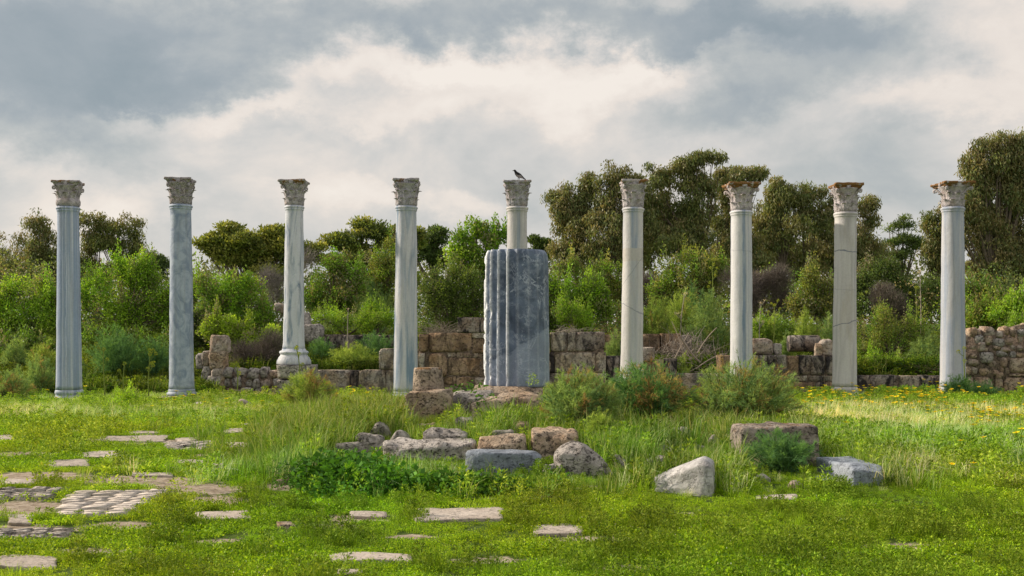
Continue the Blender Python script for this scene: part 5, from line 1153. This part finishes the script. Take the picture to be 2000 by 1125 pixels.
# ------------------------------------------------------------------ grass, weeds and flowers (geometry nodes)
def tuft(kind, seed):
    rng = np.random.default_rng(seed); mb = MB()
    def blades(n, rad, h0, h1, wd, lean, cols, droop=.3):
        a = rng.uniform(0, 2 * math.pi, n); r = rad * np.sqrt(rng.random(n)); b = np.stack([np.cos(a) * r, np.sin(a) * r, 0 * a - .01], 1)
        h = rng.uniform(h0, h1, n); da = a + rng.normal(0, .8, n); ln = rng.uniform(.1, 1, n) * lean
        o = np.stack([np.cos(da) * ln * h, np.sin(da) * ln * h, h], 1)
        m = b + o * .55 + np.stack([0 * a, 0 * a, .06 * h], 1); tp = b + o; tp[:, 2] -= droop * ln * h; tp[:, :2] += o[:, :2] * .35
        sd_ = unit(np.stack([-np.sin(da), np.cos(da), 0 * da], 1)) * wd / 2
        V = np.stack([b - sd_, b + sd_, m + sd_ * .8, m - sd_ * .8, tp], 1).reshape(-1, 3); i = np.arange(n)[:, None] * 5
        c = pal(rng, n, cols, .2); mb.add(V, f3=i + np.array([3, 2, 4]), f4=i + np.array([0, 1, 2, 3]), tint=np.repeat(c, 5, 0))
    LAWN = [(.125, .205, .008), (.165, .25, .012), (.085, .155, .007), (.20, .27, .020), (.05, .10, .008)]
    if kind == 'clover':
        n = 60; a = rng.uniform(0, 6.28, n); r = .08 * np.sqrt(rng.random(n)); P = np.stack([np.cos(a) * r, np.sin(a) * r, rng.uniform(.004, .042, n)], 1)
        D = unit(np.stack([np.cos(a), np.sin(a), rng.uniform(-.1, .7, n)], 1) + rng.normal(0, .4, (n, 3)))
        mb.leaves(P, D, rng.uniform(.010, .025, n), rng.uniform(.007, .015, n), pal(rng, n, LAWN, .25), rng, .08); blades(6, .05, .03, .06, .004, .5, LAWN)
        if seed % 4 == 1: mb.leaves(rng.uniform(-.06, .06, (1, 3)) * [1, 1, 0] + [0, 0, .045], unit(rng.normal(size=(1, 3)) + [0, 0, .6]), .009, .008, (.30, .30, .26), rng)
    if kind == 'short': blades(34, .07, .025, .075, .0045, .8, LAWN)
    if kind == 'mid': blades(34, .09, .09, .22, .007, .6, [(.11, .19, .010), (.15, .235, .015), (.085, .14, .010)])
    if kind == 'tall': blades(34, .12, .20, .42, .008, .55, [(.11, .20, .025), (.14, .23, .04), (.08, .15, .02), (.22, .26, .10)], .4)
    if kind == 'straw': blades(46, .13, .18, .40, .006, .9, [(.32, .34, .19), (.26, .31, .15), (.20, .27, .10), (.38, .36, .24)], .6)
    if kind == 'broad':
        n = 40; a = rng.uniform(0, 6.28, n); r = .16 * np.sqrt(rng.random(n)); P = np.stack([np.cos(a) * r, np.sin(a) * r, rng.uniform(.04, .22, n)], 1)
        D = unit(np.stack([np.cos(a), np.sin(a), rng.uniform(-.4, .4, n)], 1) + rng.normal(0, .3, (n, 3)))
        mb.leaves(P, D, rng.uniform(.04, .075, n), rng.uniform(.034, .06, n), pal(rng, n, [(.04, .095, .012), (.06, .13, .015), (.025, .06, .010)], .25), rng, .1)
    if kind == 'weed':
        n = 90; a = rng.uniform(0, 6.28, n); z = rng.uniform(.02, .26, n); r = (.13 * (1 - z / .34)) * np.sqrt(rng.random(n)); P = np.stack([np.cos(a) * r, np.sin(a) * r, z], 1)
        D = unit(np.stack([np.cos(a), np.sin(a), rng.uniform(.1, 1.3, n)], 1) + rng.normal(0, .3, (n, 3)))
        mb.leaves(P, D, rng.uniform(.025, .055, n), rng.uniform(.010, .022, n), pal(rng, n, [(.115, .185, .015), (.155, .225, .022), (.075, .125, .012), (.18, .235, .03)], .25), rng, .1)
    if kind == 'flower':
        h = .32; mb.tube([(0, 0, 0), (.01, 0, h * .5), (.0, .01, h)], .003, 3, tint=(.12, .2, .02))
        for k in range(12):
            a = k * math.pi / 6; mb.add([(0, .01, h), (.030 * math.cos(a - .22), .01 + .030 * math.sin(a - .22), h + .006), (.038 * math.cos(a), .01 + .038 * math.sin(a), h + .012), (.030 * math.cos(a + .22), .01 + .030 * math.sin(a + .22), h + .006)], f4=[(0, 1, 2, 3)], tint=(.95, .80, .01))
        n = 12; P = np.repeat([[0, .01, h + .004]], n, 0); mb.leaves(P, unit(rng.normal(size=(n, 3)) + [0, 0, 1]), .014, .010, np.array([[.80, .50, .01]]), rng)
    me = mb.mesh('tuft_' + kind, M['petal'] if kind == 'flower' else M['grass'])
    return bpy.data.objects.new('tuft_' + kind, me)
def scatter(name, label, P, kinds, itint, sc, rot, var):
    me = bpy.data.meshes.new(name); me.vertices.add(len(P)); me.vertices.foreach_set('co', np.asarray(P, np.float32).ravel())
    def at(nm, ty, key, a): x = me.attributes.new(nm, ty, 'POINT'); x.data.foreach_set(key, np.asarray(a, np.int32 if ty == 'INT' else np.float32).ravel())
    at('itint', 'FLOAT_COLOR', 'color', np.hstack([itint, np.ones((len(P), 1))])); at('sc', 'FLOAT_VECTOR', 'vector', sc); at('rt', 'FLOAT_VECTOR', 'vector', rot); at('vr', 'INT', 'value', var)
    o = mo(name, me); o['kind'] = 'stuff'; o['label'] = label
    ng = bpy.data.node_groups.new(name, 'GeometryNodeTree')
    ng.interface.new_socket('Geometry', in_out='INPUT', socket_type='NodeSocketGeometry'); ng.interface.new_socket('Geometry', in_out='OUTPUT', socket_type='NodeSocketGeometry')
    gi = ng.nodes.new('NodeGroupInput'); go = ng.nodes.new('NodeGroupOutput'); ip = ng.nodes.new('GeometryNodeInstanceOnPoints')
    ng.links.new(gi.outputs[0], ip.inputs['Points'])
    g2i = ng.nodes.new('GeometryNodeGeometryToInstance')
    for src in reversed(kinds):
        oi = ng.nodes.new('GeometryNodeObjectInfo'); oi.inputs['Object'].default_value = src; oi.transform_space = 'ORIGINAL'
        ng.links.new(oi.outputs['Geometry'], g2i.inputs[0])
    ng.links.new(g2i.outputs[0], ip.inputs['Instance']); ip.inputs['Pick Instance'].default_value = True
    def na(nm, ty):
        n = ng.nodes.new('GeometryNodeInputNamedAttribute'); n.data_type = ty; n.inputs['Name'].default_value = nm
        return [x for x in n.outputs if x.enabled and x.name == 'Attribute'][0]
    ng.links.new(na('vr', 'INT'), ip.inputs['Instance Index']); ng.links.new(na('rt', 'FLOAT_VECTOR'), ip.inputs['Rotation']); ng.links.new(na('sc', 'FLOAT_VECTOR'), ip.inputs['Scale'])
    ng.links.new(ip.outputs[0], go.inputs[0])
    md = o.modifiers.new('scatter', 'NODES'); md.node_group = ng
    return o
def inpoly(px, py, quad):
    ins = np.ones(len(px), bool)
    for i in range(4):
        (x0, y0), (x1, y1) = quad[i], quad[(i + 1) % 4]
        ins &= ((x1 - x0) * (py - y0) - (y1 - y0) * (px - x0)) < 0
    return ins
def cand(n, y0, y1, seed, pad=1.12):
    rng = np.random.default_rng(seed); y = np.sqrt(rng.random(n) * (y1 ** 2 - y0 ** 2) + y0 ** 2); x = rng.uniform(-1, 1, n) * y * 1000 / F * pad
    z = gz(x, y); px, py = topx(x, y, 0 * y); return rng, x, y, z, px, py
def clear(x, y, px, py, stones=True, m=0.0, fm=0.0):
    ok = np.ones(len(x), bool)
    for (a, b, c, d) in SLAB: ok &= ~((px > a + m) & (px < b - m) & (py > c) & (py < d + 3.5 + fm))
    for q in POLY: ok &= ~(inpoly(px, py, q) | inpoly(px, py - fm, q) | inpoly(px, py - fm * .5, q))
    if stones:
        for (a, b, c, d) in SZ: ok &= ~((x > a + .03) & (x < b - .03) & (y > c + .03) & (y < d - .03))
    return ok
def front(x, y, low=.30, reach=1.5):
    """grass is cropped short in front of the stones so their faces show"""
    f = np.ones(len(x))
    for (a, b, c, d) in SZ:
        if d - c < .12: continue
        k = ((x > a - .12) & (x < b + .12) & (y > c - reach) & (y < c + .1)); f = np.where(k, low, f)
    for (a, b, c, d) in CZN:
        k = ((x > a) & (x < b) & (y > c - 2.6) & (y < d)); f = np.where(k, .22, f)
    return f
def el(px, py, cx, cy, rx, ry): return np.exp(-(((px - cx) / rx) ** 2 + ((py - cy) / ry) ** 2))
def tallness(px, py):
    """where the meadow stands tall (photo-plan coordinates on the ground)"""
    t = el(px, py, 900, 925, 380, 26) + el(px, py, 1150, 870, 560, 70) + el(px, py, 620, 880, 130, 40) * .8
    t += sst(838, 806, py) * 1.0 + el(px, py, 1600, 830, 300, 80) + el(px, py, 1900, 830, 260, 75) * 1.1 + el(px, py, 1330, 940, 120, 24) + el(px, py, 1650, 940, 150, 18) * .8
    t *= 1 - .9 * el(px, py, 250, 880, 260, 30); return np.clip(t, 0, 1)
def finish(name, label, rng, x, y, z, ok, var_kinds, base_tint, hs, tv=.16, patch=None):
    x, y, z = x[ok], y[ok], z[ok]; n = len(x); P = np.stack([x, y, z], 1)
    pn = vn(P, .55, 3)[:, None]; it = np.ones((n, 3)) * base_tint * (1 + tv * rng.uniform(-1, 1, (n, 1))); it = it * (1 + pn * np.array([.22, .04, .10])) * (1 + .28 * vn(P, 1.6, 4)[:, None])
    s_ = (hs[ok] if isinstance(hs, np.ndarray) else hs * np.ones(n)) * rng.uniform(.75, 1.3, n)
    sc = np.stack([s_, s_, s_ * rng.uniform(.8, 1.2, n)], 1)
    rot = np.stack([rng.normal(0, .12, n), rng.normal(0, .12, n), rng.uniform(0, 6.28, n)], 1)
    return scatter(name, label, P, var_kinds, it, sc, rot, rng.integers(0, len(var_kinds), n))
clo = [tuft('clover', i) for i in range(4)]; sho = [tuft('short', i + 10) for i in range(3)]; mid_ = [tuft('mid', i + 20) for i in range(3)]
tal = [tuft('tall', i + 30) for i in range(4)]; strw = [tuft('straw', i + 40) for i in range(3)]; bro = [tuft('broad', i + 50) for i in range(3)]; wee = [tuft('weed', i + 60) for i in range(3)]
flo = [tuft('flower', i + 70) for i in range(2)]
# lawn near
rng, x, y, z, px, py = cand(52000, 6.6, 19, 1); P3 = np.stack([x, y, 0 * x], 1)
lump = vn(P3, .8, 8) * .6 + vn(P3, 2.1, 9) * .4; dm = dirt(x, y); thin_ = vn(P3, 2.6, 61) * .6 + vn(P3, 6.5, 62) * .4; ok = clear(x, y, px, py) & (rng.random(len(x)) > dm * 1.25 + .75 * sst(-.12, -.45, thin_))
hs = (.95 + .75 * np.clip(lump, -.5, 1)) * (.45 + .55 * front(x, y))
finish('lawn', 'short bright clover and grass carpet', rng, x, y, z, ok, clo + sho[:2], 1.0, hs)
rng, x, y, z, px, py = cand(34000, 19, 31.5, 2, 1.06); dm = dirt(x, y); ok = clear(x, y, px, py) & (rng.random(len(x)) > dm)
finish('lawn', 'short grass further off before the columns', rng, x, y, z, ok, clo + sho, 1.0, 1.5)
# medium grass and leafy weeds in lumps
rng, x, y, z, px, py = cand(40000, 6.6, 31, 3); P3 = np.stack([x, y, 0 * x], 1); lump = vn(P3, .7, 18) * .6 + vn(P3, 1.9, 19) * .4; T_ = tallness(px, py)
right = sst(1050, 1300, px) * sst(1100, 1000, py) * .0
ok = clear(x, y, px, py, fm=11) & (rng.random(len(x)) < np.clip(.03 + .40 * T_ + .22 * (lump > .30) + .1 * sst(900, 1200, px), 0, 1)) & (dirt(x, y) < .35)
finish('meadow_grass', 'mid-height grass in lumps over the lawn', rng, x, y, z, ok, mid_ + wee[:1], 1.0, (.5 + .55 * T_ - .25 * sst(19, 25, y)) * front(x, y))
rng, x, y, z, px, py = cand(46000, 11.3, 31.4, 4, 1.05); T_ = tallness(px, py); P3 = np.stack([x, y, 0 * x], 1); sw_ = vn(P3, .45, 28)
ok = clear(x, y, px, py, fm=11) & (rng.random(len(x)) < T_ ** 1.5 * .45 * (.55 + .6 * (vn(P3, .9, 27) > -.1)))
finish('tall_grass', 'tall green spring grass round the stones and columns', rng, x, y, z, ok, tal, 1.0, (.50 + .32 * T_ - .38 * sst(19, 25, y)) * front(x, y, .22))
strawm = (el(px, py, 1720, 835, 260, 50) * 1.3 + el(px, py, 1250, 800, 700, 14) * .5 + el(px, py, 150, 805, 60, 12) + el(px, py, 60, 815, 40, 10) * .8 + el(px, py, 340, 800, 70, 10) + el(px, py, 520, 795, 50, 12) + el(px, py, 1880, 900, 90, 14) * .6 + el(px, py, 1480, 900, 160, 30) * .4 + el(px, py, 480, 785, 200, 22) + el(px, py, 1760, 900, 100, 30) + el(px, py, 950, 935, 300, 14) * .6 + el(px, py, 1330, 900, 120, 40) * .6 + el(px, py, 100, 790, 130, 20) * .7 + el(px, py, 740, 790, 80, 20) * .7)
rng2 = np.random.default_rng(44); ok = clear(x, y, px, py, fm=11) & (rng2.random(len(x)) < np.clip(strawm, 0, 1) * (.24 + .42 * (sw_ > -.1)))
finish('dry_grass', 'pale seeding grass swaying among the green', rng2, x, y, z, ok, strw, 1.0, (.95 + .25 * el(px, py, 1720, 835, 260, 50) - .42 * sst(21, 26, y)) * front(x, y, .35))
weedm = el(px, py, 1850, 880, 240, 60) + el(px, py, 1650, 800, 300, 25) + el(px, py, 650, 830, 120, 40) * .8 + el(px, py, 100, 860, 90, 22) + el(px, py, 1950, 800, 150, 60) + .10
ok = clear(x, y, px, py, fm=11) & (rng2.random(len(x)) < np.clip(weedm, 0, 1) * .5 * (vn(P3, 1.1, 33) > -.2))
finish('leafy_weeds', 'bushy green crown-daisy foliage', rng2, x, y, z, ok, wee, 1.0, .95 * front(x, y, .35))
rng, x, y, z, px, py = cand(26000, 11.3, 20.5, 56, 1.0); q = el(px, py, 960, 840, 300, 45) + el(px, py, 1330, 900, 240, 36) + el(px, py, 590, 885, 110, 40) + el(px, py, 700, 850, 90, 24) + el(px, py, 1200, 945, 260, 10) * .8
ok = clear(x, y, px, py, fm=11) & (rng.random(len(x)) < np.clip(q, 0, 1) * .6)
finish('mound_grass', 'deep green long grass over the low mound', rng, x, y, z, ok, tal[:3] + mid_ + wee[:1], .66, (.88 + .38 * np.clip(q, 0, 1)) * front(x, y, .30, 1.2))
# scattered leafy clumps in the near lawn
rng, x, y, z, px, py = cand(30000, 6.8, 15, 55, 1.05); kx = np.append(rng.uniform(-5.5, 5.5, 120), rng.uniform(.6, 4.2, 60)); ky = np.append(rng.uniform(7, 14, 120), rng.uniform(7.2, 10, 60)); kr = rng.uniform(.08, .34, 180)
q = np.zeros(len(x))
for a, b, c in zip(kx, ky, kr): q = np.maximum(q, np.exp(-((x - a) ** 2 + ((y - b) * .8) ** 2) / c ** 2))
ok = clear(x, y, px, py, fm=11) & (rng.random(len(x)) < q * .62) & (dirt(x, y) < .3)
finish('lawn_weeds', 'darker leafy clumps dotted about the near lawn', rng, x, y, z, ok, wee + mid_, .66, .34 + .26 * q)
# dark mallow patch at the left foot of the mound
rng, x, y, z, px, py = cand(26000, 11.0, 19, 5, 1.0)
mm = el(px, py, 675, 940, 85, 20) * 1.3 + el(px, py, 850, 957, 170, 7) * .8 + el(px, py, 600, 950, 60, 10) * .4 + el(px, py, 960, 800, 120, 10) * .3
ok = clear(x, y, px, py, fm=11) & (rng.random(len(x)) < np.clip(mm, 0, 1) * .6)
finish('mallow_patch', 'dark green broad-leaved mallow at the left foot of the mound', rng, x, y, z, ok, bro, 1.0, (.6 + .5 * np.clip(mm, 0, 1)) * front(x, y, .45, .9))
# grass on the banks
rng, x, y, z, px, py = cand(42000, 31.4, 46, 6, 1.05); P3 = np.stack([x, y, 0 * x], 1)
ok = (rng.random(len(x)) < .8) & ((y > 33.7) | (x < -8.6)) & clear(x, y, px, py, fm=11)
finish('bank_vegetation', 'weedy green growth on the bank behind the walls', rng, x, y, z, ok, tal[:2] + wee + wee + bro, .50, 1.4, .4)
# flowers
rng, x, y, z, px, py = cand(30000, 11.5, 31, 7, 1.03); P7 = np.stack([x, y, 0 * x], 1)
fm = el(px, py, 1700, 805, 220, 26) * .30 + el(px, py, 1940, 870, 150, 60) * .42 + el(px, py, 1500, 800, 140, 22) * .12 + el(px, py, 1850, 910, 120, 20) * .10 + el(px, py, 700, 810, 60, 18) * .12 + el(px, py, 360, 815, 80, 12) * .10 + el(px, py, 110, 800, 100, 14) * .04
ok = clear(x, y, px, py, fm=11) & (rng.random(len(x)) < fm * .45 * (vn(P7, .9, 41) > -.15))
finish('yellow_flowers', 'scattered yellow crown daisies in the grass', rng, x, y, z, ok, flo, 1.0, 1.15)
# tufts growing on the podium stones
for i, (px_, py_, dd, kk, lab) in enumerate([(905, 770, 19.5, 'broad', 'small green weed on the podium left of the drum'), (930, 762, 20.3, 'broad', 'little leafy weed at the left foot of the drum'), (950, 790, 19.1, 'broad', 'leafy weed hanging over the sloping block'), (1040, 752, 20.6, 'weed', 'weed at the right foot of the drum')]):
    o = tuft(kk, 200 + i); me = o.data; me.materials.clear(); me.materials.append(M['leaf'])
    p = WP(px_, py_, dd); q = bpy.data.objects.new('weed', me); q.location = (p.x, p.y, p.z - .02); q.scale = (1.1, 1.1, .9); link(q); tag(q, lab, 'weed', 'weeds rooted on the podium stones')
